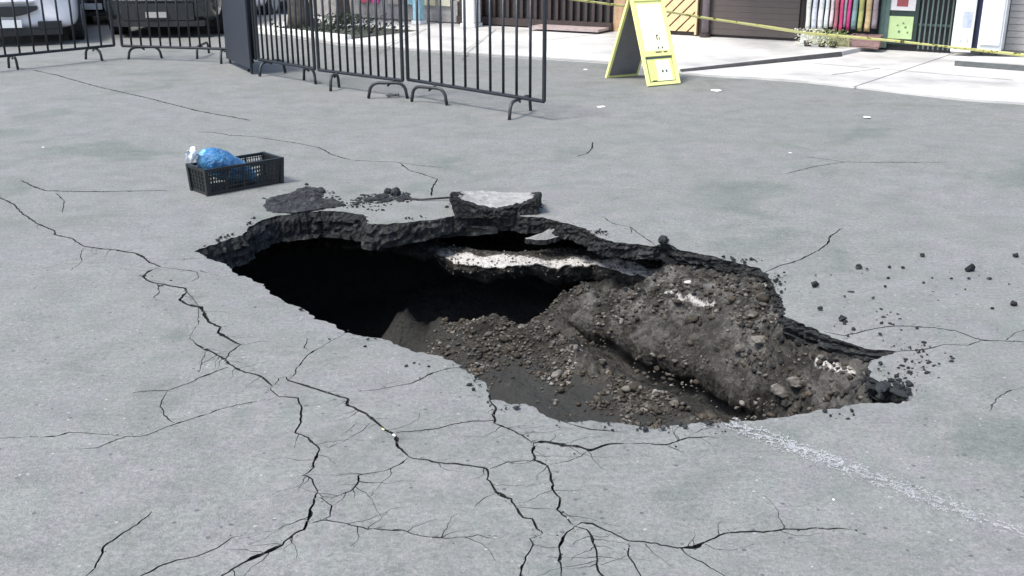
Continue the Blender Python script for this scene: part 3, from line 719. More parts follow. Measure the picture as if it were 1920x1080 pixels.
clods = [(1728,477,13,'small dark asphalt clod at the top middle of the scattered debris'),(1905,478,15,'dark asphalt clod nearest the right picture edge, upper one'),
 (1818,502,22,'tall pointed dark asphalt clod, largest of the debris right of the hole'),(1610,499,16,'dark asphalt clod left of the debris field with a small crumb beside it'),
 (1527,532,17,'dark flat clod nearest the hole edge in the debris field'),(1537,577,13,'roundish dark clod between the hole edge and the triangular clod'),
 (1580,596,19,'triangular dark clod lying just above the long crack'),(1900,568,18,'wide dark clod at the right picture edge, lower one')]
for k, (px, py, wpx, lab) in enumerate(clods):
    p = at(px, py + wpx * .25); s = wpx / (.573 * (py + 150)) / 2
    o = link('asphalt_clod', CL[k % 6]); o.location = (p.x, p.y, s * .42); o.scale = (s, s, s * (1.9 if wpx == 22 else 1.25)); o.rotation_euler = (random.uniform(-.3, .3), random.uniform(-.3, .3), random.uniform(0, 6))
    tag(o, lab, 'clod', 'dark asphalt clods scattered right of the hole')
for k, (px, py, wpx) in enumerate([(1668,499,9),(1693,500,9),(1625,503,7),(1665,520,7),(1660,536,8),(1637,557,8),(1784,521,7),(1817,521,8),(1855,521,10),(1860,577,8),(1584,555,7),(1558,515,5),
        (1470,510,7),(1529,515,5),(1732,529,7),(1748,520,5),(1810,542,5),(1650,625,9),(1761,681,6),(1731,687,6),(1892,532,5)]):
    p = at(px, py + wpx * .3); s = wpx / (.573 * (py + 150)) / 2
    o = link('asphalt_clod', CL[(k * 5 + 1) % 6]); o.location = (p.x, p.y, s * .4); o.scale = (s, s, s * 1.1); o.rotation_euler = (0, 0, random.uniform(0, 6))
    tag(o, 'tiny dark asphalt clod among the debris scattered right of the hole', 'clod', 'dark asphalt clods scattered right of the hole')
# dark lumps beside the far rim
def lump(px, py, sx, sy, sz, lab, mat=M_CLOD, name='asphalt_lump', cat='lump', z=None, seed=0):
    p = at(px, py, z or 0); o = link(name, clod_mesh(30 + seed, 3), mat); o.location = (p.x, p.y, (z or 0) + sz * .35); o.scale = (sx, sy, sz); o.rotation_euler = (0, 0, seed * 1.3)
    return tag(o, lab, cat)
lump(742,366,.045,.035,.05,'pointed dark asphalt lump on the crumb heap behind the hole',seed=1)
lump(716,372,.055,.035,.03,'low dark asphalt lump left of the pointed one',seed=2)
lump(762,374,.04,.025,.02,'flat dark lump where the thin black rod begins',seed=3)
lump(728,362,.035,.03,.032,'dark asphalt lump touching the pointed one on its left',seed=11)
lump(702,376,.04,.025,.022,'flat dark asphalt lump in the left half of the crumb heap',seed=12)
lump(727,377,.05,.03,.020,'broad dark lump at the front of the crumb heap',seed=13)
lump(750,377,.035,.02,.018,'small dark lump at the front right of the crumb heap',seed=14)
lump(668,384,.022,.018,.015,'little dark lump just left of the crumb heap',seed=15)
lump(602,360,.045,.03,.03,'curled dark lump on the right edge of the crumbled patch',seed=16)
lump(575,347,.018,.015,.014,'single black crumb above the crumbled asphalt patch',seed=4)
lump(690,378,.03,.02,.02,'small dark lump at the left end of the crumb heap',seed=5)
lump(1243,455,.05,.03,.045,'dark asphalt knob sticking up on the far rim of the hole',seed=6)
lump(640,386,.03,.02,.018,'small dark lump between crumbled patch and crumb heap',seed=7)
lump(1655,728,.05,.03,.02,'dark crumbled lump at the right tip of the hole',seed=8)
lump(1685,740,.035,.025,.02,'outermost dark lump past the right tip of the hole',seed=9)
lump(838,389,.014,.01,.012,'black crumb beside the left end of the concave chunk',seed=10)
# crumbled flat patch of asphalt behind the left part of the hole
def flat_patch(pts, th, mat, name, lab, cat, seed, rough=.022, edge=0):
    poly = np.array([at(*p)[:2] for p in pts]); pr = resample([(a, b) for a, b in poly], .016, .02, seed, True)
    cx, cy = pr.mean(0); V = []; Fs = []; n = len(pr); NR = 16
    for r in range(NR + 1):
        t = 1 - r / NR
        for a, b in pr:
            x = cx + (a - cx) * t; y = cy + (b - cy) * t
            e = min(1, (1 - t) * 4)
            z = float(gz(x, y)) - .004 + th * e * (.35 + .9 * float(vnoise(x * 7, y * 7, seed))) + rough * e * float(fbm(x * 26, y * 26, seed, 3, .7))
            V.append((x, y, z))
    for r in range(NR):
        for i in range(n):
            j = (i + 1) % n; Fs.append((r * n + i, r * n + j, (r + 1) * n + j, (r + 1) * n + i))
    return tag(link(name, mesh_py(name, V, Fs, False), mat), lab, cat)
M_PATCH = soil_mat('crumbled_asphalt_top', [(.3, (.014, .016, .018)), (.55, (.034, .037, .041)), (.8, (.08, .085, .09))], 30, dist=.015)
flat_patch([(500,372),(540,362),(560,352),(585,347),(605,354),(612,366),(598,376),(640,378),(650,386),(600,392),(545,400),(500,396),(492,384)], .018, M_PATCH, 'crumbled_asphalt', 'flat patch of crumbled dark asphalt behind the left end of the hole', 'rubble', 5)

# concave chunk standing on the far rim
M_CTOP = simple('dusty_slab_top', (.25, .25, .245), .9, var=.3, scale=16, bump=.9, bscale=70)
def concave_chunk():
    A = at(850, 402); B = at(1012, 400); nx, ny = 46, 16
    u = (B - A); Lx = u.length; u.normalize(); v = Vector((-u.y, u.x, 0)); dep = .30
    root = thing('asphalt_chunk', 'broken chunk with pale concave top and dark broken front on the far rim', 'chunk', A)
    top = []; 
    def hh(s, t):
        return .82 * hh_(s, t)
    def hh_(s, t):
        c = abs(2 * s - 1.0); hf = .050 + .098 * c ** 2.0 * (1.0 if s < .5 else .92) + .018 * float(vnoise(s * 18, 2, 6)) * c; hb = .068 + .01 * math.sin(5 * s) + .05 * c ** 3
        return hf * (1 - t) + hb * t + .013 * float(fbm(s * 26, t * 12, 4, 4, .75))
    V = []; 
    for j in range(ny + 1):
        for i in range(nx + 1):
            s = i / nx; t = j / ny
            p = u * (s * Lx + .018 * float(fbm(t * 9, s * 2, 8)) ) + v * (t * dep * (1 - .5 * (2 * s - 1) ** 4) + .02 * float(fbm(s * 14, 3, 9)) * (1 - t))
            V.append((p.x, p.y, hh(s, t)))
    Fs = [(j * (nx + 1) + i, j * (nx + 1) + i + 1, (j + 1) * (nx + 1) + i + 1, (j + 1) * (nx + 1) + i) for j in range(ny) for i in range(nx)]
    tm = mesh_py('top', V, Fs, True); tm.materials.append(M_CTOP); tm.materials.append(M_EDGE)
    tm.polygons.foreach_set('material_index', [1 if abs(2 * (k % nx) / nx - 1) > .78 + .12 * float(vnoise((k // nx) * .9, k % 2, 3)) else 0 for k in range(nx * ny)])
    link('top', tm, None, root)
    # crumbly sides: rows down from the border
    loop = [i for i in range(nx + 1)] + [(j + 1) * (nx + 1) - 1 for j in range(1, ny + 1)] + [ny * (nx + 1) + i for i in range(nx - 1, -1, -1)] + [j * (nx + 1) for j in range(ny - 1, 0, -1)]
    cen = sum((Vector(V[i]) for i in loop), Vector()) / len(loop)
    SV = []; SF = []; nr = 8; n = len(loop)
    for r in range(nr + 1):
        for q, i in enumerate(loop):
            p = Vector(V[i]); z = p.z * (1 - r / nr) - .02 * (r / nr); o = Vector((p.x - cen.x, p.y - cen.y, 0)).normalized()
            k = 0 if r == 0 else .020 + .022 * float(fbm(q * .45, r * .9, 12, 3, .7))
            mx_ = cen.x + (p.x - cen.x) * (1 - .15 * (r / nr) ** .7); pp = Vector((mx_, p.y, 0)) + o * k; SV.append((pp.x, pp.y, z + (0 if r == 0 else .008 * float(fbm(q * .7, r * 1.3, 14)))))
    for r in range(nr):
        for q in range(n):
            w_ = (q + 1) % n; SF.append((r * n + q, (r + 1) * n + q, (r + 1) * n + w_, r * n + w_))
    link('broken_side', mesh_py('broken_side', SV, SF), M_EDGE, root)
concave_chunk()
# fallen slab piece tilting into the hole at the far rim
def plate(pts, th, lab, name='fallen_slab', seed=1, tm=None):
    P3 = [at(px, py, z) for px, py, z in pts]; Q = []
    for a_, b_ in zip(P3, P3[1:] + P3[:1]):
        for k in range(5): Q.append(a_.lerp(b_, k / 5) + Vector((random.uniform(-.006, .006), random.uniform(-.010, .010), 0)))
    P3 = Q; n = len(P3)
    root = thing(name, lab, 'slab', P3[0])
    P3 = [p - P3[0] for p in P3]
    V = [tuple(p) for p in P3]
    link('top', mesh_py('top', V, [tuple(range(n))]), tm or M_ASPH, root)
    m = MB(); V2 = [p + Vector((random.uniform(-.008, .008), random.uniform(-.008, .008), -th)) for p in P3]
    m.add([tuple(p) for p in P3] + [tuple(p) for p in V2], [(i, n + i, n + (i + 1) % n, (i + 1) % n) for i in range(n)] + [tuple(reversed(range(n, 2 * n)))])
    m.build('broken_side', M_EDGE, root)
plate([(985,447,-.13),(1006,450,-.13),(1030,449,-.125),(1052,441,-.10),(1072,431,-.06),(1066,423,-.04),(1048,417,-.03),(1036,425,-.06),(1020,436,-.10)], .03, 'grey slab fragment sagging into the hole below the concave chunk')
plate([(760,432,-.10),(800,428,-.09),(860,424,-.08),(930,424,-.075),(935,432,-.10),(880,436,-.12),(820,441,-.13),(775,442,-.13)], .02, 'thin dark broken layer hanging below the far rim of the hole', tm=M_EDGE)
# pale bits in the pit
for k, (px, py, s, lab) in enumerate([(1292,530,.022,'flat white fragment lying on the dark slope near the far rim'),(1027,452,.018,'white pebble under the sagging slab fragment'),(966,521,.014,'pale pebble on the dark face below the white ledge'),
        (1105,440,.03,'pale stone stuck below the far rim beside the slab fragment'),(1128,452,.026,'light stone on the rim soil left of the rim knob'),(1490,610,.03,'pale lump under the rim corner where the slope is shallow'),
        (1430,640,.045,'beige boulder on the right part of the rubble slope'),(1390,655,.04,'brown boulder low on the right part of the rubble slope'),(1465,735,.05,'grey lump standing at the lower right end of the slope'),
        (1500,720,.045,'grey soil lump right of the lower right boulder'),(1410,590,.035,'grey boulder high on the right rubble slope'),(795,449,.018,'upright pale pebble at the left end of the white ledge')]):
    p = raypit(px, py); o = link('stone', clod_mesh(50 + k, 3), M_PALE if 'white' in lab or 'pale' in lab else M_STONE)
    o.location = (p.x, p.y, p.z + s * .15); o.scale = (s * 1.2, s, s * .7); o.rotation_euler = (0, 0, k); tag(o, lab, 'stone')
# rod
m = MB(); m.tube([at(748, 374) + Vector((0, 0, .012)), at(790, 377) + Vector((0, 0, .010)), at(848, 376) + Vector((0, 0, .02))], .006, 8)
tag(m.build('rod', simple('black_iron', (.012, .013, .014), .5), smooth=True), 'thin black rod lying between crumb heap and concave chunk', 'rod')

# ------------------------------------------------------------------ worn white line and litter
def fleck_line():
    A = at(1345, 785); B = at(1990, 1026); d = (B - A); L = d.length; d.normalize(); nn = Vector((-d.y, d.x, 0)); V = []; Fs = []
    for k in range(12000):
        s = random.uniform(0, L); t = random.gauss(0, .5) * .044
        dens = float(vnoise(s * 5, 5, 8)) * .22 + float(vnoise(s * 60, t * 90, 9)) * .55 + random.random() * .3
        if dens < .60: continue
        c = A + d * s + nn * t
        if in_poly(np.array([c.x]), np.array([c.y]), rimw)[0]: continue
        r = random.uniform(.0008, .0030); n = random.randint(4, 6); a0 = random.random() * 6; i0 = len(V)
        for q in range(n):
            a = a0 + q * 6.283 / n; rr = r * random.uniform(.6, 1.3)
            x = c.x + math.cos(a) * rr; y = c.y + math.sin(a) * rr; V.append((x, y, float(gz(x, y)) + .0022))
        Fs.append(tuple(range(i0, i0 + n)))
    tag(link('worn_line', mesh_py('worn_line', V, Fs), simple('old_white_paint', (.38, .39, .395), .7, var=.2)), 'flecks of a worn white road line leading away from the hole', 'road marking', kind='stuff')
fleck_line()
M_PAPER = simple('paper', (.82, .83, .82), .7, var=.05, bump=.2)
def litter(px, py, w_, lab, mat=M_PAPER, name='litter', cat='litter', flat=.25, seed=0):
    p = at(px, py); s = w_ / (.573 * (py + 150)) / 2.9
    o = link(name, clod_mesh(80 + seed), mat); o.location = (p.x, p.y, s * flat * .6); o.scale = (s, s * 1.2, s * flat); o.rotation_euler = (0, 0, .3 * seed); tag(o, lab, cat)
litter(1128, 201, 24, 'white paper scrap lying in front of the yellow sign', seed=1)
litter(1342, 171, 34, 'long white litter scrap right of the yellow sign', seed=2)
litter(1627, 221, 26, 'lone white paper scrap on the asphalt before the shops', seed=3)
litter(80, 277, 14, 'small white scrap on the asphalt far left of the crate', seed=4)
litter(1098, 131, 16, 'pale scrap between the barrier end and the yellow sign', seed=5)
litter(1480, 287, 14, 'small pale scrap beside the faint right-hand crack', seed=6)
litter(716, 803, 44, 'pale yellow leaf lying in the crack before the hole', simple('yellow_leaf', (.72, .76, .38), .6), 'leaf', 'leaf', .15, seed=7)
litter(741, 817, 20, 'small white pebble in the crack beside the yellow leaf', M_PAPER, 'pebble', 'pebble', .5, seed=8)
litter(1563, 938, 10, 'single white pebble on the asphalt near the worn line', M_PAPER, 'pebble', 'pebble', .6, seed=9)
litter(1066, 973, 9, 'small white pebble in the crack at the bottom of the picture', M_PAPER, 'pebble', 'pebble', .6, seed=10)
m = MB(); c = at(736, 181); m.tube([c + Vector((math.cos(a) * .055, math.sin(a) * .05, .02)) for a in [i * 6.283 / 16 for i in range(15)]], .014, 6)
tag(m.build('torn_rubber_ring', simple('grey_rubber', (.12, .12, .12), .6), smooth=True), 'small torn grey ring lying under the barrier feet', 'ring')

# ------------------------------------------------------------------ crate with the blue bag
M_BLK = simple('black_plastic', (.012, .015, .017), .42, var=.3, bump=.1)
def crate():
    A = at(391, 368); B = at(530, 343); u = B - A; ang = math.atan2(u.y, u.x); L = .525; Wd = .215; Hh = .165; fl = .010; th = .008
    root = thing('crate', 'open black plastic lattice crate holding the blue bag', 'crate', A, ang)
    def lattice(p0, p1, lean, name='side_wall'):
        m = MB(); p0 = Vector(p0); p1 = Vector(p1); d = (p1 - p0); l = d.length; d.normalize(); out = Vector((d.y, -d.x, 0))
        def P(s, z, o=0): return p0 + d * s + out * (z / Hh * lean + o) + Vector((0, 0, z))
        def bar(s0, z0, s1, z1, hw, dep=th):
            a = P(s0, z0); b = P(s1, z1); e = (b - a).normalized(); q = out.cross(e).normalized() * hw; o = out * dep / 2
            v = [a - q - o, a + q - o, a + q + o, a - q + o, b - q - o, b + q - o, b + q + o, b - q + o]
            m.add(v, [(0, 1, 2, 3), (7, 6, 5, 4), (0, 4, 5, 1), (1, 5, 6, 2), (2, 6, 7, 3), (3, 7, 4, 0)])
        bar(0, .010, l, .010, .012)
        nb = int(l / .018)
        for i in range(1, nb):
            s = l * i / nb; wide = (i % max(1, nb // 4) == 0)
            bar(s, .02, s, Hh - .012, .0065 if wide else .0026, th if wide else th * .6)
        for z in (.045, .07, .095, .120, .145): bar(0, z, l, z, .0024, th * .5)
        m.build(name, M_BLK, root)
        r = MB(); z = Hh
        a = P(0, Hh); b = P(l, Hh); e = (b - a).normalized(); o = out * .010
        up = Vector((0, 0, .009))
        v = [a - up - o, a + up - o, a + up + o, a - up + o, b - up - o, b + up - o, b + up + o, b - up + o]
        r.add(v, [(0, 1, 2, 3), (7, 6, 5, 4), (0, 4, 5, 1), (1, 5, 6, 2), (2, 6, 7, 3), (3, 7, 4, 0)]); r.build('top_rim', M_BLK, root)
    lattice((0, 0, 0), (L, 0, 0), fl); lattice((L, 0, 0), (L, Wd, 0), fl); lattice((L, Wd, 0), (0, Wd, 0), fl); lattice((0, Wd, 0), (0, 0, 0), fl)
    for x, y, ax, ay in ((0, 0, -1, -1), (L, 0, 1, -1), (L, Wd, 1, 1), (0, Wd, -1, 1)):
        m = MB(); hgt = Hh + .010; b0 = Vector((x, y, 0)); t0 = Vector((x + ax * fl, y + ay * fl, hgt)); r_ = .013
        v = [b0 + Vector((sx * r_, sy * r_, 0)) for sx, sy in ((-1, -1), (1, -1), (1, 1), (-1, 1))] + [t0 + Vector((sx * r_ * .9, sy * r_ * .9, 0)) for sx, sy in ((-1, -1), (1, -1), (1, 1), (-1, 1))]
        m.add(v, [(3, 2, 1, 0), (4, 5, 6, 7), (0, 1, 5, 4), (1, 2, 6, 5), (2, 3, 7, 6), (3, 0, 4, 7)]); m.build('corner_post', M_BLK, root)
    m = MB()
    for i in range(20): s = L * (i + .5) / 20; m.box(s - .006, s + .006, .012, Wd - .012, .006, .012)
    for i in range(8): s = Wd * (i + .5) / 8; m.box(.012, L - .012, s - .004, s + .004, .012, .017)
    m.build('floor_grid', M_BLK, root)
    # bag
    mb, N, Lk, P = newmat('blue_plastic_bag'); tc = N.new('ShaderNodeTexCoord'); n = noise_node(N, Lk, tc.outputs['Object'], 9, 4, .6, 1.5)
    sp = N.new('ShaderNodeSeparateXYZ'); Lk.new(tc.outputs['Object'], sp.inputs[0])
    r = ramp(N, Lk, n.outputs[0], [(.3, (.022, .10, .25)), (.5, (.04, .20, .42)), (.66, (.22, .52, .74)), (.8, (.5, .72, .85))]); Lk.new(r.outputs[0], P.inputs['Base Color'])
    P.inputs['Roughness'].default_value = .34; P.inputs['Coat Weight'].default_value = .5; P.inputs['Coat Roughness'].default_value = .15; P.inputs['Subsurface Weight'].default_value = 0
    bp = N.new('ShaderNodeBump'); bp.inputs['Strength'].default_value = 1; bp.inputs['Distance'].default_value = .02
    n2 = noise_node(N, Lk, tc.outputs['Object'], 15, 5, .6, 2.5); Lk.new(n2.outputs[0], bp.inputs['Height']); Lk.new(bp.outputs[0], P.inputs['Normal'])
    bag = thing('plastic_bag', 'stuffed shiny blue plastic bag leaning in the left half of the crate', 'bag', A + Vector((0, 0, .008)), ang)
    bag.scale = (1, .84, .95)
    # spine from the crate floor on the right up over the left rim
    sp_ = [Vector((.40, .13, .03)), Vector((.33, .13, .075)), Vector((.24, .13, .120)), Vector((.18, .13, .155)), Vector((.12, .13, .185)), Vector((.07, .13, .207)), Vector((.03, .13, .225)), Vector((.002, .13, .238))]
    rs = [.03, .072, .097, .107, .108, .095, .062, .022]; V = []; K = 40; nn_ = 44
    for i in range(nn_ + 1):
        f = i / nn_ * (len(sp_) - 1); a = min(int(f), len(sp_) - 2); t = f - a
        c = sp_[a].lerp(sp_[a + 1], t); rr = rs[a] * (1 - t) + rs[a + 1] * t
        for k in range(K):
            th_ = 6.283 * k / K; w_ = 1 + .10 * float(fbm(k / K * 9 if k < K / 2 else (K - k) / K * 9, i * .16, 7, 3, .6)) + .05 * math.sin(th_ * 5 + i * .2) * (i / nn_)
            V.append(c + Vector((math.sin(th_) * .30 * rr * w_, math.cos(th_) * rr * w_ * 1.0, math.sin(th_) * rr * w_ * .86)))
    Fs = [(i * K + k, i * K + (k + 1) % K, (i + 1) * K + (k + 1) % K, (i + 1) * K + k) for i in range(nn_) for k in range(K)] + [tuple(range(K))]
    link('filled_body', mesh_py('filled_body', V, Fs, True), mb, bag)
    V = []; K = 18
    for i in range(9):
        rr = (.014, .011, .018, .03, .038, .042, .045, .036, .03)[i]; c = Vector((.002 - i * .0075, .13, .236 + i * .0045))
        for k in range(K):
            a = 6.283 * k / K; q = rr * (1 + (.35 * math.sin(a * 4 + i) if i > 2 else 0)); V.append(c + Vector((math.sin(a) * q * .5, math.cos(a) * q, math.sin(a) * q)))
    Fs = [(i * K + k, i * K + (k + 1) % K, (i + 1) * K + (k + 1) % K, (i + 1) * K + k) for i in range(8) for k in range(K)]
    link('knotted_neck', mesh_py('knotted_neck', V, Fs, True), simple('white_plastic_film', (.78, .82, .86), .35, var=.1), bag)
crate()

# ------------------------------------------------------------------ barriers
M_BAR = simple('dark_painted_steel', (.020, .024, .030), .45, metal=.3, var=.3, bump=.1)
M_FOOT = simple('worn_steel_foot', (.030, .034, .038), .5, metal=.3, var=.3, bump=.1)
def barrier(p0, p1, feet, label, nb=12, hgt=1.12, zr=.17, lean=0):
    a = at(p0[0], p0[1], zr); b = at(p1[0], p1[1], zr); u = b - a; L = u.length; ang = math.atan2(u.y, u.x)
    root = thing('crowd_barrier', label, 'barrier', (a.x, a.y, 0), ang, 'steel crowd barriers closing off the street')
    def P(x, z): return Vector((x, lean * (z - zr), z))
    m = MB(); rc = .06
    m.tube([P(0, zr), P(L, zr)], .017, 10); m.tube([P(0, hgt), P(L, hgt)], .017, 10)
    m.tube([P(0, zr), P(0, hgt)], .018, 10); m.tube([P(L, zr), P(L, hgt)], .018, 10)
    m.build('frame', M_BAR, root, smooth=False)
    bm_ = MB(); bm_.tube([P(0, zr + .004), P(0, hgt - .004)], .0124, 8); me = bm_.me('bar', True); me.materials.append(M_BAR)
    for i in range(1, nb - 1):
        o = link('bar', me, None, root); o.location = (L * i / (nb - 1), 0, 0)
    inv = (Matrix.Translation((a.x, a.y, 0)) @ Matrix.Rotation(ang, 4, 'Z')).inverted()
    for q0, q1 in feet:
        g0 = inv @ at(*q0); g1 = inv @ at(*q1); d = (g1 - g0); l = d.length; d.normalize(); top = zr - .022; rc = min(.09, l * .3)
        pts = [g0 + Vector((0, 0, 0)), g0 + d * .012 + Vector((0, 0, top - rc))]
        for k in range(1, 5): t = k / 5 * math.pi / 2; pts.append(g0 + d * (.012 + rc * (1 - math.cos(t))) + Vector((0, 0, top - rc + rc * math.sin(t))))
        pts.append(g0 + d * (.012 + rc) + Vector((0, 0, top)))
        pts2 = [g1 - (p - g0 - Vector((0, 0, p.z))) + Vector((0, 0, 0)) for p in pts]
        pts2 = [Vector((g1.x - (p.x - g0.x), g1.y - (p.y - g0.y), p.z)) for p in pts]
        f = MB(); f.tube(pts + pts2[::-1], .0155, 8); f.build('foot', M_FOOT, root, smooth=True)
        mid = (g0 + g1) / 2; s = MB(); s.tube([Vector((min(max(mid.x, .03), L - .03), 0, zr)), Vector((mid.x, mid.y, top - .03))], .010, 8); s.build('foot_stub', M_FOOT, root)
    return root
barrier((-75, 113), (214, 85), [((17, 128), (34, 131)), ((161, 112), (192, 115))], 'barrier panel at the far left in front of the white car')
barrier((229, 86), (432, 92), [((241, 112), (304, 110)), ((370, 111), (392, 100))], 'barrier panel in front of the black car')
barrier((436, 92), (480, 110), [((415, 120), (429, 110)), ((467, 134), (474, 118))], 'barrier panel seen nearly edge-on beside the solid dark board', nb=14)
barrier((485, 111), (590, 129), [((487, 143), (535, 136)), ((570, 150), (592, 158))], 'narrow-looking barrier panel just right of the dark edge-on panel')
barrier((598, 131), (755, 151), [((620, 171), (636, 164)), ((691, 184), (764, 184))], 'middle barrier panel with one wide foot beside the torn ring')
barrier((765, 149), (1020, 190), [((772, 190), (838, 197)), ((955, 225), (995, 208))], 'nearest barrier panel, whose right end stands free left of the yellow sign')
# solid dark board fixed behind the edge-on panel
a = at(434, 92, .17); b = at(477, 110, .17); u = b - a
root = thing('dark_board', 'solid dark blue-grey board standing against the edge-on barrier panel', 'board', (a.x, a.y, 0), math.atan2(u.y, u.x))
m = MB(); m.box(-.05, u.length + .02, -.062, -.044, .06, 1.25); m.build('sheet', simple('dark_sheet', (.020, .026, .038), .6, var=.15), root)
m = MB(); m.box(0, .04, -.043, -.024, 0, 1.24); m.build('post', M_BAR, root); m = MB(); m.box(u.length - .05, u.length - .01, -.043, -.024, 0, 1.24); m.build('post', M_BAR, root)

# ------------------------------------------------------------------ folding caution sign
def sign():
    F0 = at(1213, 163); u = Vector((.86, .50, 0)).normalized(); ang = math.atan2(u.y, u.x)
    root = thing('folding_sign', 'yellow folding A-frame caution sign standing open by the pavement edge', 'sign', F0, ang)
    Wd = .43; sp = .74; hh = .87; top = 1.02
    MY = simple('yellow_plastic', (.88, .87, .33), .45, var=.06, bump=.05); MW = simple('pale_print', (.95, .95, .62), .5, var=.04, bump=0)
    MG = simple('green_print', (.74, .86, .28), .5, var=.1, bump=0); MC = simple('cyan_print', (.80, .92, .72), .5, var=.05, bump=0)
    MD = simple('dark_print', (.03, .035, .03), .5, bump=0); MI = simple('dark_inside', (.16, .16, .17), .7, var=.1); MB_ = simple('ochre_print', (.45, .33, .08), .5, bump=0)
    def face(y0, y1, flip, name):
        # local panel frame: x along width, s up the slope
        o = Vector((0, y0, 0)); t = Vector((0, y1 - y0, hh)); l = t.length; t.normalize(); nrm = Vector((0, -t.z, t.y)) * (1 if not flip else -1)
        if flip: nrm = Vector((0, t.z, -t.y))
        def Q(x, s, d): return o + Vector((x, 0, 0)) + t * s + nrm * d
        def slab(m, x0, x1, s0, s1, d0, d1, tp=0):
            v = [Q(x, s, d) for d in (d0, d1) for s in (s0, s1) for x in (x0 + tp * s, x1 - tp * s)]
            m.add(v, [(0, 2, 3, 1), (4, 5, 7, 6), (0, 1, 5, 4), (2, 6, 7, 3), (0, 4, 6, 2), (1, 3, 7, 5)])
        return Q, slab, l
    Q, slab, l = face(0, sp / 2, False, 'front')
    m = MB(); fw = .035
    slab(m, 0, fw, 0, l, 0, .03); slab(m, Wd - fw, Wd, 0, l, 0, .03); slab(m, fw, Wd - fw, 0, .035, 0, .03); slab(m, fw, Wd - fw, l - .04, l, 0, .03); slab(m, fw, Wd - fw, .31, .345, 0, .028)
    slab(m, fw, Wd - fw, .345, l - .04, .004, .020)
    m.build('front_panel', MY, root, bevel=.004)
    m = MB(); slab(m, fw, Wd - fw, .035, .31, .000, .006); m.build('recess_back', MI, root)
    m = MB(); slab(m, fw + .022, Wd - fw - .012, .05, .285, .0065, .012); m.build('lower_print', MG, root)
    m = MB(); slab(m, fw + .13, Wd - fw - .05, .05, .27, .0125, .0135); m.build('lower_picture', MC, root)
    m = MB(); slab(m, fw + .02, Wd - fw - .015, .37, l - .07, .0205, .022); m.build('white_field', MW, root)
    m = MB()
    for x, s, a, b in ((.24, .51, .012, .05), (.268, .50, .01, .03), (.25, .535, .022, .012), (.235, .40, .016, .02), (.285, .40, .016, .02), (.22, .352, .08, .012), (.31, .352, .05, .012)):
        slab(m, x - a / 2, x + a / 2, s - b / 2, s + b / 2, .0225 if s > .36 else .0285, .024 if s > .36 else .030)
    for x, s, a, b in ((.235, .15, .02, .025), (.285, .15, .02, .025), (.11, .05, .06, .014)): slab(m, x - a / 2, x + a / 2, s - b / 2, s + b / 2, .014, .0155)
    m.build('small_marks', MD, root)
    # header board over the hinge
    m = MB(); y = sp / 2; m.box(0.02, Wd - .02, y - .02, y + .02, hh - .005, top); m.build('header', MY, root, bevel=.006)
    m = MB(); m.box(.12, .25, y - .0225, y - .021, hh + .055, hh + .07); m.box(.13, .24, y - .0225, y - .021, hh + .03, hh + .04); m.build('header_lines', MB_, root)
    m = MB(); m.tube([Vector((-.012, y, hh)), Vector((Wd + .012, y, hh))], .012, 8); m.build('hinge', MD, root)
    Q, slab, l = face(sp, sp / 2, True, 'back')
    m = MB(); slab(m, 0, .03, 0, l, 0, .03); slab(m, Wd - .03, Wd, 0, l, 0, .03); slab(m, .03, Wd - .03, 0, .03, 0, .03); slab(m, .03, Wd - .03, l - .03, l, 0, .03); m.build('back_frame', MY, root)
    m = MB(); slab(m, .03, Wd - .03, .03, l - .03, -.002, .012); m.build('back_panel', MI, root)  # shade on the panel's inner side is painted in as dark grey
sign()

# ------------------------------------------------------------------ pavement and shop fronts
P0 = Vector((-.5, 17.5, 0)); TF = Vector((6.85, -3.8, 0)).normalized(); NF = Vector((-TF.y, TF.x, 0)); FANG = math.atan2(TF.y, TF.x)  # NF points into the building
ZP = .07
def fu(px, off=0, py=40):
    """distance along the shop front where a photo column meets it (off = metres in front of it)"""
    dx = (px - 960) / F; dy = (540 - py) / F; d = Vector((dx, math.cos(TH) + dy * math.sin(TH), 0)); base = P0 - NF * off
    k = base.dot(NF) / d.dot(NF); return (d * k - base).dot(TF)
def fthing(name, label, cat, px, off=0, group=None):
    p = P0 + TF * fu(px, off) - NF * off; return thing(name, label, cat, (p.x, p.y, ZP), FANG, group)
EDGE = [(560,72),(640,85),(780,96),(900,105),(1020,112),(1130,119),(1205,128),(1320,143),(1420,148),(1500,154),(1600,165),(1700,177),(1800,188),(1920,196),(2150,215)]
edge = [at(*p) for p in EDGE]
back = [P0 + TF * s for s in (-9, 13)]
poly = [(p.x, p.y) for p in edge] + [(back[1].x, back[1].y), (back[0].x, back[0].y)]
m = MB(); m.prism(poly, -.05, .018); tag(m.build('pavement', M_CONC), 'pale concrete pavement apron in front of the shops', kind='structure')
# raised slab left of the driveway
dv0 = at(1275, 137); dv1 = at(1575, 93, .1); lf = [p for p, q in zip(edge, EDGE) if q[0] < 1275]
u_b = (dv1 - P0).dot(TF)
fr = lf + [dv0]; n = len(fr)
inn = [p + NF * .9 for p in fr]
V = [(p.x, p.y, .019) for p in fr] + [(p.x, p.y, .085) for p in fr]                     # low kerb
o_ = MB()
bk = [P0 + TF * -9, P0 + TF * (u_b + .2)]
top = [(p.x, p.y) for p in fr] + [(dv1.x, dv1.y), (bk[1].x, bk[1].y), (bk[0].x, bk[0].y)]
nt_ = len(top); zt = [.035] * n + [.07, .07, .07]
V = [(x, y, .010) for x, y in top] + [(x, y, z) for (x, y), z in zip(top, zt)]
o_.add(V, [tuple(range(nt_, 2 * nt_))] + [(i, (i + 1) % nt_, nt_ + (i + 1) % nt_, nt_ + i) for i in range(nt_)])
tag(o_.build('raised_pavement', M_CONC), 'raised concrete pavement left of the driveway ramp', kind='structure')
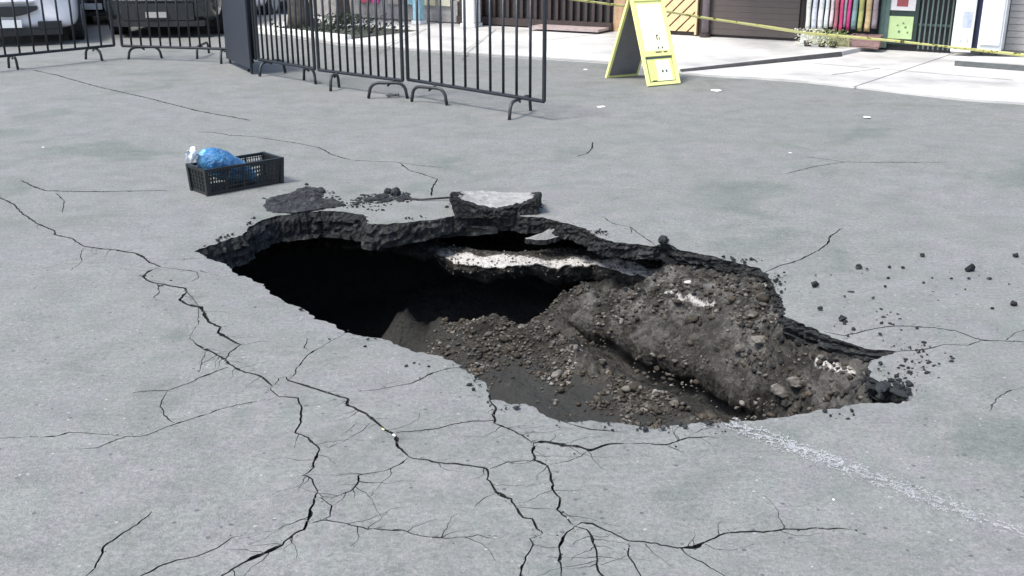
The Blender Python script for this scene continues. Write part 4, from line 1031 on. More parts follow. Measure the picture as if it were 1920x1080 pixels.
k_ = MB(); a = dv0; b = dv1; d = (b - a).normalized(); q = Vector((d.y, -d.x, 0))
k_.add([(a.x, a.y, .0185), (b.x, b.y, .0185), (b.x, b.y, .076), (a.x, a.y, .045)] + [((a + q * .05).x, (a + q * .05).y, .0185), ((b + q * .05).x, (b + q * .05).y, .0185), ((b + q * .03).x, (b + q * .03).y, .076), ((a + q * .03).x, (a + q * .03).y, .045)],
       [(0, 1, 2, 3), (4, 7, 6, 5), (3, 2, 6, 7), (0, 3, 7, 4), (1, 5, 6, 2)])
tag(k_.build('kerb', simple('shadow_kerb', (.055, .055, .055), .85, var=.3)), 'kerb coloured dark for its step shadow, running back from the yellow sign to the shops', kind='structure')  # shadow of the kerb step is put into this dark colour
s0 = at(1790, 126); s1 = at(1990, 141); s2 = at(2050, 112, .08); s3 = at(1835, 106, .08)
m = MB(); m.prism([(p.x, p.y) for p in (s0, s1, s2, s3)], .012, .085); tag(m.build('ramp_slab', M_CONC), 'raised pale ramp slab at the right edge', kind='structure')
m = MB(); d = (s1 - s0).normalized(); q = Vector((d.y, -d.x, 0)); m.prism([((p).x, (p).y) for p in (s0 + q * .03, s1 + q * .03, s1 + q * .001, s0 + q * .001)], .0185, .078)
tag(m.build('ramp_kerb', simple('dark_kerb_grey', (.10, .11, .11), .85)), 'dark grey front edge of the ramp slab', kind='structure')  # front edge has a darker grey than the slab top
# joints in the pavement
m = MB()
for pa, pb in (((1010,72),(1150,57)),((1560,140),(1650,128)),((1500,116),(1900,150)),((1330,118),(1470,98)),((860,98),(930,52)),((700,88),(800,50)),((1600,163),(1800,96))):
    zz_ = .0205
    a = at(*pa, .10 if pb[0] < 1280 and pa[0] < 1280 else zz_); b = at(*pb, .10 if pb[0] < 1280 else zz_); d = (b - a).normalized(); q = Vector((-d.y, d.x, 0)) * .008
    z1 = .0195 if pa[0] > 1280 else .0705
    m.add([(p.x, p.y, z1 + .002) for p in (a - q, b - q, b + q, a + q)], [(0, 1, 2, 3)])
tag(m.build('pavement_joints', simple('joint_dirt', (.2, .2, .2), .9)), 'thin dirt-filled joints in the concrete pavement', kind='structure')

def col(name, c, **k): return simple(name, c, **k)
M_WALLB = col('beige_wall', (.42, .40, .36), var=.12, scale=3); M_BRN = col('brown_metal', (.045, .032, .030), rough=.5, var=.2); M_SH = col('brown_shutter', (.085, .070, .064), rough=.5, var=.1)
M_TAN = col('tan_wood', (.66, .50, .28), var=.15); M_DKG = col('dark_green_metal', (.016, .035, .032), rough=.4); M_NAVY = col('navy_panel', (.018, .026, .075), rough=.4)
M_WHT = col('white_enamel', (.68, .71, .72), rough=.35, var=.06); M_GRY = col('grey_shutter', (.33, .32, .31), var=.12); M_DARK = col('dark_interior', (.02, .02, .022), var=.4)
# main wall behind everything
def fwall(px0, px1, name, label, mat, z1=3.3, off=0, th=.25):
    u0, u1 = fu(px0), fu(px1); r = thing(name, label, 'building', (P0 + TF * u0)[:], FANG); 
    m = MB(); m.box(0, u1 - u0 - .004, 0, th, -.02, z1); m.build('wall', mat, r); return r, u1 - u0
# 1 left pale shop
r, Wn = fwall(560, 862, 'shop_building', 'pale shop front left of the dark gate, seen through the barrier', M_WALLB)
m = MB(); m.box(0, Wn - .01, -.05, -.002, .09, .42); m.build('plinth', col('grey_plinth', (.30, .29, .28)), r)
for q, (x0, x1, c) in enumerate(((682, 700, (.55, .10, .16)), (705, 716, (.75, .12, .40)), (735, 758, (.42, .36, .32)), (768, 788, (.30, .50, .56)), (800, 822, (.60, .55, .38)), (828, 850, (.55, .54, .42)))):
    a = fu(x0) - fu(560); b = fu(x1) - fu(560); m = MB(); m.box(a, b, -.09, -.052, .34, 1.9); m.build('display_panel', col('display_%d' % q, c, var=.1), r)
# red-white bin-like item and blue stand in front
def stand(px, w_, d_, h_, mats, label, name='display_stand', cat='stand', off=.5):
    r = fthing(name, label, cat, px, off); y = 0
    m = MB(); m.box(-w_ / 2, w_ / 2, 0, d_, 0, .06); m.build('base', mats[-1], r, bevel=.006)
    m = MB(); m.box(-w_ / 2 + .02, w_ / 2 - .02, .02, d_ - .02, .062, h_ * .55); m.build('body', mats[0], r, bevel=.01)
    m = MB(); m.box(-w_ / 2 + .01, w_ / 2 - .01, .01, d_ - .01, h_ * .55 + .002, h_); m.build('upper_body', mats[1 % len(mats)], r, bevel=.01)
    return r
M_RED = col('red_paint', (.45, .03, .05)); M_CY = col('pale_blue_paint', (.30, .52, .60)); M_PK = col('pink_cloth', (.6, .10, .30))
stand(779, .17, .2, .95, [M_CY, M_CY, M_WHT], 'narrow pale blue stand before the pale shop front')
stand(876, .26, .25, .8, [M_WHT, M_RED, M_WHT], 'white stand with red upper part beside the dark gate')
# 2 dark gate
r, Wn = fwall(862, 1150, 'gate_building', 'dark shop front with barred brown gate behind the free barrier end', M_DARK)
m = MB(); m.box(0, Wn, -.10, -.004, .09, .20); m.build('sill', M_BRN, r)
nb_ = 22; bmx = MB(); bmx.box(-.022, .022, -.06, -.02, .202, 2.5); me = bmx.me('gate_bar'); me.materials.append(M_BRN)
for i in range(nb_): o = link('gate_bar', me, None, r); o.location = (Wn * (i + .5) / nb_, 0, 0)
m = MB(); m.box(0, Wn, -.07, -.015, 1.0, 1.06); m.build('gate_rail', M_BRN, r)
m = MB(); a = fu(1020) - fu(862); m.box(a, Wn - .02, -.5, -.105, .098, .135); m.build('step', col('rosy_step', (.34, .28, .27)), r)
# white post / dark edge left of pillar
r, Wn = fwall(1150, 1172, 'pillar', 'narrow light brown pillar partly behind the yellow sign', col('light_brown', (.42, .28, .17)))
r, Wn = fwall(1172, 1310, 'wooden_front', 'shop front of tan boards laid diagonally right of the yellow sign', M_BRN)
n_ = 24
for i in range(n_):
    # diagonal board clipped to the panel rectangle
    x0 = -1.2 + i * .17; w0 = .14; hgt = 2.4; bx0, bx1, bz0, bz1 = .02, Wn - .04, .13, 2.5
    pts = [(x0, bz0), (x0 + w0, bz0), (x0 + w0 + hgt, bz0 + hgt), (x0 + hgt, bz0 + hgt)]
    def clip(P_, ax, val, keep_less):
        out = []
        for k in range(len(P_)):
            a_, b_ = P_[k], P_[(k + 1) % len(P_)]; ia = (a_[ax] <= val) == keep_less; ib = (b_[ax] <= val) == keep_less
            if ia: out.append(a_)
            if ia != ib:
                t = (val - a_[ax]) / (b_[ax] - a_[ax]); out.append((a_[0] + (b_[0] - a_[0]) * t, a_[1] + (b_[1] - a_[1]) * t))
        return out
    pp = clip(pts, 0, bx1, True); pp = clip(pp, 0, bx0, False) if len(pp) > 2 else []
    if len(pp) < 3: continue
    m = MB(); k = len(pp); v = [(x, -.045, z) for x, z in pp] + [(x, -.004, z) for x, z in pp]
    m.add(v, [tuple(range(k)), tuple(reversed(range(k, 2 * k)))] + [(q, k + q, k + (q + 1) % k, (q + 1) % k) for q in range(k)]); m.build('board', M_TAN, r)
m = MB(); m.box(Wn - .035, Wn - .005, -.07, -.004, 0.09, 2.6); m.build('post', M_TAN, r)
r = fthing('metal_post', 'slim grey-mauve post between the boarded front and the brown shutter', 'post', 1323, .12); m = MB(); m.tube([(0, 0, 0), (0, 0, 3)], .05, 12); m.build('shaft', col('mauve_paint', (.20, .17, .19)), r, smooth=True)
m = MB(); m.tube([(0, 0, 0), (0, 0, .05)], .075, 12); m.build('base', M_BRN, r)
# 3 brown shutter
r, Wn = fwall(1310, 1506, 'shutter_building', 'closed brown shutter front between the boards and the hanging goods', M_BRN)
me = MB(); me.box(.06, Wn - .05, -.045, -.004, 0, .078); sm = me.me('shutter_slat'); sm.materials.append(M_SH)
for i in range(30): o = link('shutter_slat', sm, None, r); o.location = (0, 0, .11 + i * .08)
# 4 goods shop
r, Wn = fwall(1506, 1652, 'goods_building', 'dark open shop front behind the hanging goods', M_DARK)
grp = 'goods hanging in the open shop front'
goods = [(1510,1519,(.72,.74,.66),.16,'cream plastic sheet strip at the left end of the goods'),(1521,1531,(.62,.64,.70),.15,'pale lilac bag next to the cream strip'),(1533,1543,(.74,.76,.78),.15,'white bag second from the lilac one'),(1545,1553,(.70,.74,.72),.18,'greenish white bag in the middle of the white goods'),
 (1555,1562,(.66,.55,.56),.2,'rosy white bag before the red goods'),(1563,1571,(.35,.12,.14),.16,'dark red packet left of the magenta ones'),(1573,1580,(.50,.05,.16),.14,'magenta packet beside the grey one'),(1581,1586,(.25,.27,.28),.2,'grey packet between two magenta ones'),
 (1587,1594,(.48,.04,.18),.16,'long magenta packet in the middle of the goods'),(1596,1606,(.16,.26,.26),.18,'teal grey packet right of the long magenta one'),(1608,1618,(.32,.34,.12),.16,'olive green sack among the coloured goods'),(1621,1633,(.42,.32,.17),.16,'tan sack beside the olive one'),(1634,1645,(.22,.18,.20),.2,'dull purple sack at the right end of the goods')]
for k, (x0, x1, c, z0, lab) in enumerate(goods):
    rr_ = fthing('hanging_bag', lab, 'goods', (x0 + x1) / 2, .18, grp); w_ = (fu(x1, .18) - fu(x0, .18))
    nz = 14; V = []; K = 10
    for i in range(nz + 1):
        t = i / nz; z = z0 + .03 + t * .95; s = w_ * .5 * (.86 + .16 * float(vnoise(t * 6, k * 3.3, 5))) * (1 if t < .93 else .6)
        for q in range(K): a = 6.283 * q / K; V.append((math.cos(a) * s, math.sin(a) * s * .7 + .01 * math.sin(t * 15 + k), z))
    Fs = [(i * K + q, i * K + (q + 1) % K, (i + 1) * K + (q + 1) % K, (i + 1) * K + q) for i in range(nz) for q in range(K)] + [tuple(reversed(range(K))), tuple(nz * K + q for q in range(K))]
    link('bag_body', mesh_py('bag_body', V, Fs, True), simple('goods_%d' % k, c, .5, var=.35, scale=14), rr_)
    m = MB(); m.tube([(0, 0, z0 + .97), (0, 0, 1.95)], .004, 6); m.build('string', M_WHT, rr_)
r = fthing('rail', 'horizontal rail the goods hang from', 'rail', 1580, .18); m = MB(); m.tube([(-1.0, 0, 1.95), (1.0, 0, 1.95)], .012, 8); m.build('tube', M_BAR, r)
for xx in (-.98, .98): m = MB(); m.tube([(xx, 0, 1.95), (xx, .17, 1.95)], .012, 8); m.build('bracket', M_BAR, r)
# crates / low boxes below the goods
for px, w_, h_, c, lab in ((1535, .42, .13, (.55, .57, .54), 'low whitish crate under the white goods'), (1578, .30, .14, (.32, .30, .18), 'low olive box under the magenta goods'), (1625, .36, .16, (.22, .14, .13), 'reddish brown box under the sacks')):
    r = fthing('goods_box', lab, 'box', px, .42); mt = simple('box_%d' % px, c, .7, var=.3)
    m = MB(); m.box(-w_ / 2, w_ / 2, 0, .25, 0, .02); m.build('bottom', mt, r)
    for sx in (-1, 1): m = MB(); m.box(sx * w_ / 2 - .012, sx * w_ / 2 + .012, .012, .238, .021, h_); m.build('end_wall', mt, r)
    for yy in (0, .24):
        for zz_ in (.022, .022 + (h_ - .02) / 2): m = MB(); m.box(-w_ / 2 - .012, w_ / 2 + .012, yy - .006, yy + .006, zz_, zz_ + (h_ - .03) / 2); m.build('slat', mt, r)
# plants in flower at the shutter corner
def plant(px, label, c, off=.55):
    r = fthing('potted_plant', label, 'plant', px, off); m = MB(); m.tube([(0, 0, 0), (0, 0, .07)], .05, 10, rs=[.04, .055]); m.build('pot', M_BRN, r, smooth=True)
    V = []; Fs = []
    for k in range(320):
        a = random.uniform(0, 6.28); rr2 = random.random() ** .5 * .19; z = .03 + random.random() * .20; cx, cy = math.cos(a) * rr2, math.sin(a) * rr2; s = random.uniform(.008, .018); i0 = len(V)
        nx_ = Vector((random.uniform(-1, 1), random.uniform(-1, 1), random.uniform(0, 1))).normalized(); t1 = nx_.orthogonal().normalized(); t2 = nx_.cross(t1)
        for q in ((1, 0), (0, .6), (-1, 0), (0, -.6)): p = Vector((cx, cy, z)) + t1 * q[0] * s + t2 * q[1] * s; V.append(tuple(p))
        Fs.append((i0, i0 + 1, i0 + 2, i0 + 3))
    o = link('leaves', mesh_py('leaves', V, Fs), simple('leaf_%d' % px, c, .6, var=.4), r)
plant(1518, 'pale leafy plant at the corner of the brown shutter', (.62, .63, .52)); plant(1545, 'yellow-green potted plant under the white goods', (.50, .52, .30)); plant(1566, 'dark green potted plant beside the olive box', (.12, .16, .05))
# 5 green kiosk with two posters, grille
r, Wn = fwall(1652, 1790, 'kiosk_building', 'dark green barred kiosk with two posters', M_DARK)
bmx = MB(); bmx.box(-.03, .03, -.08, -.01, .05, 2.6); m_ = bmx.me('kiosk_post'); m_.materials.append(col('green_paint', (.07, .12, .11)))
for px in (1656, 1664): o = link('kiosk_post', m_, None, r); o.location = (fu(px) - fu(1652), 0, 0)
a = fu(1667) - fu(1652); b = fu(1722) - fu(1652)
zb = lambda py, px: at_y(px, py, (P0 + TF * fu(px)).y).z - 0
m = MB(); m.box(a, b, -.05, -.012, .10, 2.4); m.build('cabinet', M_DKG, r)
def pz(px, py): 
    dx = (px - 960) / F; q = P0 + TF * fu(px); return at_y(px, py, q.y).z
for (x0, x1, y0, y1, c, nm) in ((1668,1715,-70,19,(.62,.60,.62),'upper_poster'),(1667,1714,30,72,(.46,.60,.30),'lower_poster')):
    a = fu(x0) - fu(1652); b = fu(x1) - fu(1652); z1_, z0_ = pz(1690, y0), pz(1690, y1)
    m = MB(); m.box(a, b, -.062, -.052, z0_, z1_); m.build(nm, simple('paper_' + nm, c, .6, var=.08), r)
    if nm == 'lower_poster':
        m = MB()
        for fx, fz, s in ((.62, .70, .022), (.72, .52, .026), (.48, .32, .03), (.82, .30, .022), (.40, .6, .02)): xx = a + (b - a) * fx; zz_ = z0_ + (z1_ - z0_) * fz; m.box(xx - s / 2, xx + s / 2, -.0655, -.063, zz_ - s / 2, zz_ + s / 2)
        m.build('poster_marks', col('poster_dark', (.12, .18, .10)), r)
    else:
        m = MB(); m.box(a + .08, a + .22, -.0655, -.063, z0_ + .05, z1_ - .05); m.build('poster_picture', col('poster_red', (.28, .06, .07)), r)
a = fu(1724) - fu(1652); gb = MB(); gb.box(-.009, .009, -.07, -.05, .06, 2.4); gm = gb.me('grille_bar'); gm.materials.append(col('grille_green', (.10, .15, .14)))
for i in range(7): o = link('grille_bar', gm, None, r); o.location = (a + (Wn - a) * (i + .5) / 7, 0, 0)
for z_ in (.35, .9, 1.6): m = MB(); m.box(a, Wn - .02, -.049, -.035, z_, z_ + .03); m.build('grille_rail', col('grille_green_dark', (.05, .08, .075)), r)
# 6 white panel, navy panel, fridge, grey shutter
r, Wn = fwall(1790, 2150, 'right_building', 'grey shop wall at the right edge behind the white cabinet', M_GRY)
me = MB(); me.box(0, 2.0, -.045, -.006, 0, .075); sm = me.me('shutter_slat'); sm.materials.append(M_GRY)
a = fu(1892) - fu(1790)
for i in range(30): o = link('shutter_slat', sm, None, r); o.location = (a, 0, .1 + i * .08)
r = fthing('poster_board', 'white notice board standing right of the kiosk bars', 'board', 1808, .28); w_ = fu(1826, .28) - fu(1787, .28)
m = MB(); m.box(-w_ / 2, w_ / 2, 0, .03, .0, 2.0); m.build('board', M_WHT, r, bevel=.004)
mt_ = col('faded_blue', (.42, .47, .60))
for q_ in ((-.02, w_ / 2 - .03, .30, .50), (-.02, .0, .12, .15), (.06, .075, .12, .17)): m = MB(); m.box(q_[0], q_[1], -.004, -.001, q_[2], q_[3]); m.build('faded_print', mt_, r)
r = fthing('fridge', 'tall white drinks cabinet with navy side by the right edge', 'fridge', 1868, .05); w_ = fu(1890, .05) - fu(1846, .05)
m = MB(); m.box(-w_ / 2, w_ / 2, -.45, -.04, .04, 1.9); m.build('cabinet', M_WHT, r, bevel=.015)
m = MB(); m.box(-w_ / 2 - .012, -w_ / 2 - .001, -.40, .0, .05, 1.88); m.build('side_panel', M_NAVY, r)
m = MB(); m.box(-w_ / 2 + .02, w_ / 2 - .02, -.475, -.452, .12, 1.8); m.build('door', M_WHT, r, bevel=.008)
m = MB(); m.box(-w_ / 2 + .05, -w_ / 2 + .07, -.51, -.476, .9, 1.2); m.build('handle', M_BAR, r)
for xx in (-w_ / 2 + .05, w_ / 2 - .05): m = MB(); m.tube([(xx, -.4, 0), (xx, -.4, .04)], .02, 8); m.build('leg', M_BAR, r)
r = fthing('navy_locker', 'narrow dark navy panel left of the white cabinet', 'panel', 1836, .2); w_ = fu(1848, .2) - fu(1826, .2)
m = MB(); m.box(-w_ / 2, w_ / 2, 0, .15, .03, 2.0); m.build('body', M_NAVY, r, bevel=.005); m = MB(); m.box(-w_ / 2 + .01, w_ / 2 - .01, .02, .13, 0, .03); m.build('base', M_BAR, r)

for x0, x1, dep, c, lab in ((1312, 1504, 1.3, (.10, .08, .08), 'unseen brown flat awning added for shade over the closed shutter'), (1508, 1788, 1.1, (.06, .14, .11), 'unseen dark green awning added for shade over goods and kiosk'), (864, 1148, .9, (.08, .07, .07), 'dark awning over the barred gate')):  # awnings above the view, added to shade the pavement by the shops
    u0, u1 = fu(x0), fu(x1); q = P0 + TF * u0; r = thing('awning', lab, 'awning', (q.x, q.y, 0), FANG); mt_ = col('awning_%d' % x0, c)
    m = MB(); m.box(0, u1 - u0, -dep, -.09, 2.62, 2.66); m.build('canopy', mt_, r); m = MB(); m.box(0, u1 - u0, -dep - .03, -dep - .002, 2.50, 2.68); m.build('valance', mt_, r)
    for xx in (.05, u1 - u0 - .05): m = MB(); m.tube([(xx, -dep + .1, 2.6), (xx, -.02, 2.1)], .015, 6); m.build('bracket', M_BAR, r)
# caution tape
def tape():
    pts = [(985,-18),(1075,-1),(1150,9),(1245,21),(1330,35),(1420,48),(1510,62),(1600,70),(1680,77),(1760,86),(1850,96),(1925,104),(2050,116)]
    P3 = []
    for i, (px, py) in enumerate(pts): P3.append(at_y(px, py, 12.6 - .13 * i))
    V = []; n = 0; Q_ = []
    for i in range(len(P3) - 1):
        for k in range(10): Q_.append(P3[i].lerp(P3[i + 1], k / 10))
    for i, p in enumerate(Q_):
        tw = .55 * float(fbm(i * .05, 1.5, 6)) + .75; hw = .032 * (.45 + .55 * float(vnoise(i * .09, .3, 3)))
        V += [(p.x, p.y - math.cos(tw) * hw, p.z + math.sin(tw) * hw), (p.x, p.y + math.cos(tw) * hw, p.z - math.sin(tw) * hw)]
    Fs = [(2 * i, 2 * i + 1, 2 * i + 3, 2 * i + 2) for i in range(len(Q_) - 1)]
    me = mesh_py('caution_tape', V, Fs, True)
    mt, N, L, P = newmat('yellow_tape'); g = N.new('ShaderNodeNewGeometry'); n_ = noise_node(N, L, g.outputs['Position'], 16, 2, .5)
    r_ = ramp(N, L, n_.outputs[0], [(.36, (.10, .10, .03)), (.40, (.78, .76, .22)), (.7, (.85, .84, .42))]); L.new(r_.outputs[0], P.inputs['Base Color']); P.inputs['Roughness'].default_value = .35
    o = link('caution_tape', me, mt); tag(o, 'twisted yellow caution tape sagging in front of the shops', 'tape')
    s = o.modifiers.new('thick', 'SOLIDIFY'); s.thickness = .0008
tape()

# ------------------------------------------------------------------ street behind the barriers, left
M_TYRE = col('tyre_rubber', (.012, .012, .013), rough=.8); M_RIM = col('alloy', (.35, .36, .38), rough=.35, metal=.8); M_GLASS = col('car_glass', (.02, .025, .03), rough=.08, var=.1, bump=0); M_TRIM = col('black_trim', (.014, .016, .018), rough=.5)
M_CHR = col('chrome', (.6, .6, .62), rough=.2, metal=1, bump=0); M_LAMP = col('lamp_glass', (.55, .57, .6), rough=.1, bump=0)
def car(label, mat, loc, rz, W=1.74, L=4.3, Ht=1.5, grille='smile', name='parked_car'):
    root = thing(name, label, 'car', loc, rz)
    # local: front faces -Y, x across
    st = [(-.00, .80, .30, .58, .66), (.04, .90, .24, .66, .74), (.14, .97, .20, .74, .84), (.45, 1, .18, .82, .93), (1.0, 1, .18, .86, .99), (2.2, 1, .18, .88, 1.02), (3.5, 1, .18, .88, 1.02), (L - .4, 1, .2, .86, 1.0), (L - .08, .95, .26, .8, .92), (L, .86, .34, .7, .8)]
    V = []; K = 14
    for (y, wf, zb_, zs, zt_) in st:
        w_ = W / 2 * wf; ring = [(-w_ * .80, zb_), (-w_ * .96, zb_ + .06), (-w_, zb_ + .2), (-w_, (zs + zb_) / 2 + .06), (-w_ * .97, zs), (-w_ * .82, zt_ - .02), (-w_ * .4, zt_), (w_ * .4, zt_), (w_ * .82, zt_ - .02), (w_ * .97, zs), (w_, (zs + zb_) / 2 + .06), (w_, zb_ + .2), (w_ * .96, zb_ + .06), (w_ * .8, zb_)]
        for x, z in ring:
            bow = .10 * (x / (W / 2)) ** 2 if y < .2 else 0
            V.append((x, y + bow, z))
    Fs = [(i * K + k, (i + 1) * K + k, (i + 1) * K + (k + 1) % K, i * K + (k + 1) % K) for i in range(len(st) - 1) for k in range(K)] + [tuple(range(K)), tuple(reversed(range((len(st) - 1) * K, len(st) * K)))]
    o = link('body', mesh_py('body', V, Fs, True), mat, root); o.modifiers.new('soft', 'SUBSURF').levels = 1; o.modifiers['soft'].render_levels = 2
    # cabin
    V = []; cs = [(1.05, .74, .96, .98), (1.75, .66, .98, Ht - .04), (2.6, .66, .98, Ht), (3.4, .64, .98, Ht - .06), (4.0 if L > 4.2 else 3.8, .7, .96, 1.0)]
    for y, wt, z0, z1 in cs:
        wb = W / 2 * .9; w2 = W / 2 * wt / .82
        V += [(-wb, y, z0), (-w2, y, z1), (w2, y, z1), (wb, y, z0)]
    Fs = [(i * 4 + k, (i + 1) * 4 + k, (i + 1) * 4 + k + 1, i * 4 + k + 1) for i in range(4) for k in range(3)] + [(0, 1, 2, 3), (19, 18, 17, 16)]
    link('cabin_glass', mesh_py('cabin_glass', V, Fs), M_GLASS, root)
    m = MB(); m.box(-W * .36, W * .36, 1.9, 3.3, Ht - .03, Ht + .015); m.build('roof', mat, root, bevel=.012)
    yf = -.03
    def bowbox(m, x0, x1, z0, z1, d=.03, n=8, taper=0):
        for i in range(n):
            a = x0 + (x1 - x0) * i / n; b = x0 + (x1 - x0) * (i + 1) / n; ya = yf + .10 * (a / (W / 2)) ** 2; yb = yf + .10 * (b / (W / 2)) ** 2
            ta = taper * abs(2 * i / n - 1) ** 2; tb = taper * abs(2 * (i + 1) / n - 1) ** 2
            v = [(a, ya, z0 + ta), (b, yb, z0 + tb), (b, yb, z1), (a, ya, z1), (a, ya + d + .06, z0 + ta), (b, yb + d + .06, z0 + tb), (b, yb + d + .06, z1), (a, ya + d + .06, z1)]
            m.add(v, [(0, 1, 2, 3), (7, 6, 5, 4), (0, 4, 5, 1), (3, 2, 6, 7), (0, 3, 7, 4), (1, 5, 6, 2)])
    if grille == 'smile':
        m = MB(); bowbox(m, -.38, .38, .40, .535, taper=.09, n=12); m.build('grille', M_TRIM, root)
        m = MB(); bowbox(m, -.66, .66, .15, .225, d=.05, n=10); m.build('lower_bumper', M_TRIM, root)
        for sx in (-1, 1): m = MB(); bowbox(m, min(sx * .36, sx * .64), max(sx * .36, sx * .66), .23, .33, n=3); m.build('fog_lamp_recess', M_TRIM, root)
        m = MB(); bowbox(m, -.34, .34, .575, .60, d=.02); m.build('badge_strip', M_CHR, root)
        m = MB(); m.box(-.16, .16, -.055, -.035, .26, .36); m.build('number_plate', M_WHT, root)
    else:
        m = MB(); bowbox(m, -.52, .52, .26, .50, n=10); m.build('grille', M_TRIM, root)
        m = MB(); bowbox(m, -.62, .62, .55, .59, n=12, d=.04); m.build('bumper_strip', M_WHT, root)  # chrome strip coloured white, its bright reflection painted in
        m = MB(); bowbox(m, -.66, .66, .17, .25, n=10); m.build('lower_bumper', M_TRIM, root)
        m = MB(); m.box(-.16, .16, -.055, -.035, .30, .38); m.build('number_plate', M_GRY, root)
    for sx in (-1, 1):
        m = MB(); x0, x1 = sorted((sx * .50, sx * .80)); bowbox(m, x0, x1, .66, .76, n=4, d=.03); m.build('headlight', M_LAMP, root)
        for y in (.78, L - .85):
            m = MB(); m.tube([(sx * (W / 2 - .19), y, .31), (sx * (W / 2 + .01), y, .31)], .31, 24); wh = m.build('wheel', M_TYRE, root, smooth=False)
            m = MB(); m.tube([(sx * (W / 2 + .012), y, .31), (sx * (W / 2 + .02), y, .31)], .19, 20); m.build('rim', M_RIM, wh)
        m = MB(); m.box(min(sx * W / 2, sx * (W / 2 + .14)), max(sx * W / 2, sx * (W / 2 + .14)), 1.25, 1.4, .98, 1.12); m.build('mirror', mat, root, bevel=.03)
    return root
M_CARW = col('white_car_paint', (.82, .82, .86), rough=.2, var=.03, coat=1, bump=0); M_CARB = col('black_car_paint', (.016, .02, .022), rough=.2, var=.1, coat=1, bump=0)
M_CARS = col('dark_grey_car_paint', (.05, .05, .06), rough=.25, var=.1, coat=1, bump=0)
p = at(24, 88); car('white parked car with dark smiling grille behind the left barrier', M_CARW, (p.x, p.y, 0), R(18), W=1.76)
p = at(300, 72); car('black parked car with a bright bumper strip behind the second barrier', M_CARB, (p.x, p.y, 0), R(4), W=1.72, grille='bar', L=4.5, Ht=1.65)
p = at(178, 48); car('dark grey car standing farther back between the white and the black car', M_CARS, (p.x, p.y, 0), R(8), W=1.7)
p = at(398, 40); car('white car far back right of the black car, seen through the bars', M_CARW, (p.x, p.y, 0), R(-6), W=1.72, L=4.1)
# trees / planters behind barrier panels
def street_tree(px, py, label, r0=.10, hgt=4.2, seed=0, cr=1.2):
    p = at(px, py); root = thing('street_tree', label, 'tree', p); random.seed(100 + seed)
    m = MB(); pts = []; rs = []
    for i in range(10): t = i / 9; pts.append((.10 * math.sin(t * 3 + seed), .08 * math.sin(t * 4 + 1 + seed), t * hgt * .62 - .03)); rs.append(r0 * (1.5 - .5 * min(1, t * 6)) * (1 - .5 * t))
    m.tube(pts, r0, 10, rs=rs)
    for k in range(6):
        a = k * 1.05 + seed; s = Vector(pts[6 + k % 3]); m.tube([s, s + Vector((math.cos(a) * .45, math.sin(a) * .45, .5)), s + Vector((math.cos(a) * .9, math.sin(a) * .9, 1.0))], .03, 6, rs=[.04, .028, .012])
    m.build('trunk', col('bark_%d' % seed, (.07, .06, .05), rough=.9, var=.4, bump=.6), root, smooth=True)
    V = []; Fs = []; c0 = Vector((0, 0, hgt * .62 + 1.0))
    for k in range(2600):
        d = Vector((random.gauss(0, 1), random.gauss(0, 1), random.gauss(0, 1))).normalized(); q = c0 + d * cr * random.random() ** .4 * (.8 + .4 * float(vnoise(d.x * 2 + 5, d.y * 2 + d.z * 2, seed)))
        nx_ = Vector((random.uniform(-1, 1), random.uniform(-1, 1), random.uniform(-.2, 1))).normalized(); t1 = nx_.orthogonal().normalized(); t2 = nx_.cross(t1); s = random.uniform(.04, .08); i0 = len(V)
        for a, b in ((1, 0), (0, .5), (-1, 0), (0, -.5)): V.append(tuple(q + t1 * a * s + t2 * b * s))
        Fs.append((i0, i0 + 1, i0 + 2, i0 + 3))
    link('crown', mesh_py('crown', V, Fs), simple('leaves_%d' % seed, (.05, .09, .03), .6, var=.4), root)
street_tree(633, 52, 'thin dark tree trunk behind the middle barrier, right one', .11, seed=1)
street_tree(556, 57, 'dark greenish tree trunk behind the narrow-looking barrier panel', .17, seed=2)
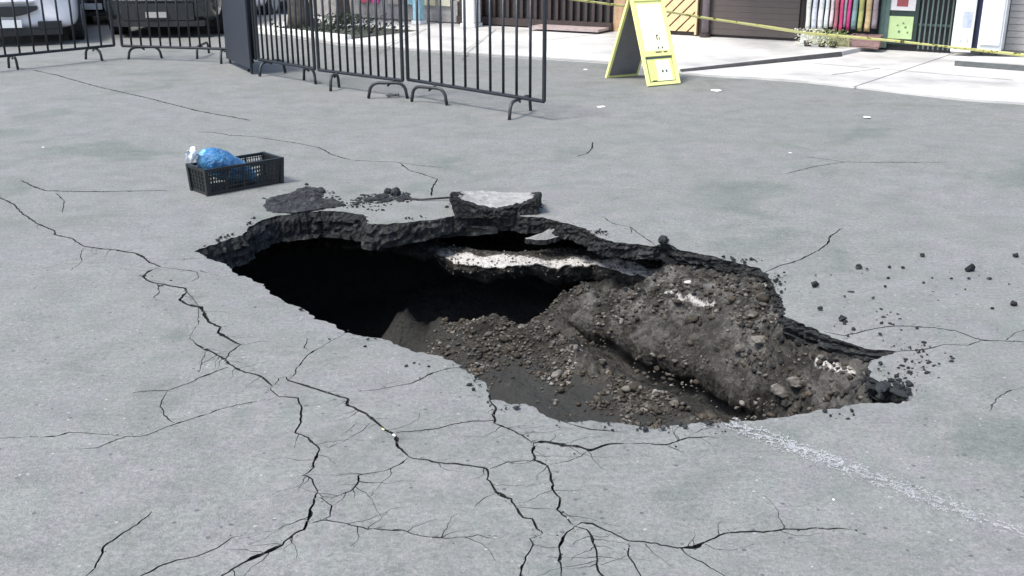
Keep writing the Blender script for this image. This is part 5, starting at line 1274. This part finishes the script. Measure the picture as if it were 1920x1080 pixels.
# low planter strip
def planter():
    a = at(478, 62); b = at(648, 80); d = b - a; L = d.length; ang = math.atan2(d.y, d.x); r = thing('planter', 'low whitewashed planter edge with dark soil behind the barriers', 'planter', a, ang)
    m = MB(); m.box(0, L, 0, .12, -.02, .10); m.build('kerb', simple('whitewash', (.62, .63, .60), .8, var=.3, scale=8), r, bevel=.01)
    m = MB(); m.box(0, L, .123, 1.6, -.02, .06); m.build('soil', simple('planter_soil', (.05, .055, .045), .9, var=.5), r)
    V = []; Fs = []
    for k in range(900):
        x = random.uniform(.05, L - .05); y = random.uniform(.2, 1.4); z = .05 + random.random() * .35 * float(vnoise(x * 2, y * 2, 3)); n1 = Vector((random.uniform(-1, 1), random.uniform(-1, 1), random.uniform(0, 1))).normalized(); t1 = n1.orthogonal().normalized(); t2 = n1.cross(t1); s = random.uniform(.02, .05); i0 = len(V)
        for a_, b_ in ((1, 0), (0, .4), (-1, 0), (0, -.4)): V.append(tuple(Vector((x, y, z)) + t1 * a_ * s + t2 * b_ * s))
        Fs.append((i0, i0 + 1, i0 + 2, i0 + 3))
    o = link('ground_cover', mesh_py('ground_cover', V, Fs), simple('cover_leaves', (.022, .035, .018), .6, var=.4), r); o['kind'] = 'stuff'
planter()
# buildings closing the street on the left
def far_building(x0, x1, y, h, mat, label, shift=0):
    r = thing('far_building', label, 'building', (x0, y, 0), 0); W_ = x1 - x0
    m = MB(); m.box(0, W_, 0, 6, -.1, h); m.build('wall', mat, r); m = MB(); m.box(-.1, W_ + .1, -.06, -.003, 0, .35); m.build('plinth', M_CONC2, r)
    n = max(2, int(W_ / 2.2)); 
    for k in range(n):
        xx = W_ * (k + .5) / n
        if k % 3 == 1:
            m = MB(); m.box(xx - .5, xx + .5, -.05, -.004, .36, 2.3); d_ = m.build('door', M_BRN, r)
        else:
            m = MB(); m.box(xx - .6, xx + .6, -.05, -.004, 1.0, 2.2); f = m.build('window', M_WHT, r); m = MB(); m.box(xx - .55, xx + .55, -.056, -.051, 1.05, 2.15); m.build('pane', M_GLASS, f)
far_building(-16, -8.2, 26, 3.4, col('ochre_wall', (.35, .30, .25), var=.15), 'low ochre building far behind the white car')
far_building(-8.1, -3.4, 25, 3.2, col('dusky_wall', (.12, .12, .13), var=.2), 'dusky building far behind the barriers left of the shops')
m = MB(); m.box(-16, -3.2, 22.6, 26, -.03, .10); tag(m.build('far_pavement', M_CONC), 'far pavement strip behind the parked cars', kind='structure')
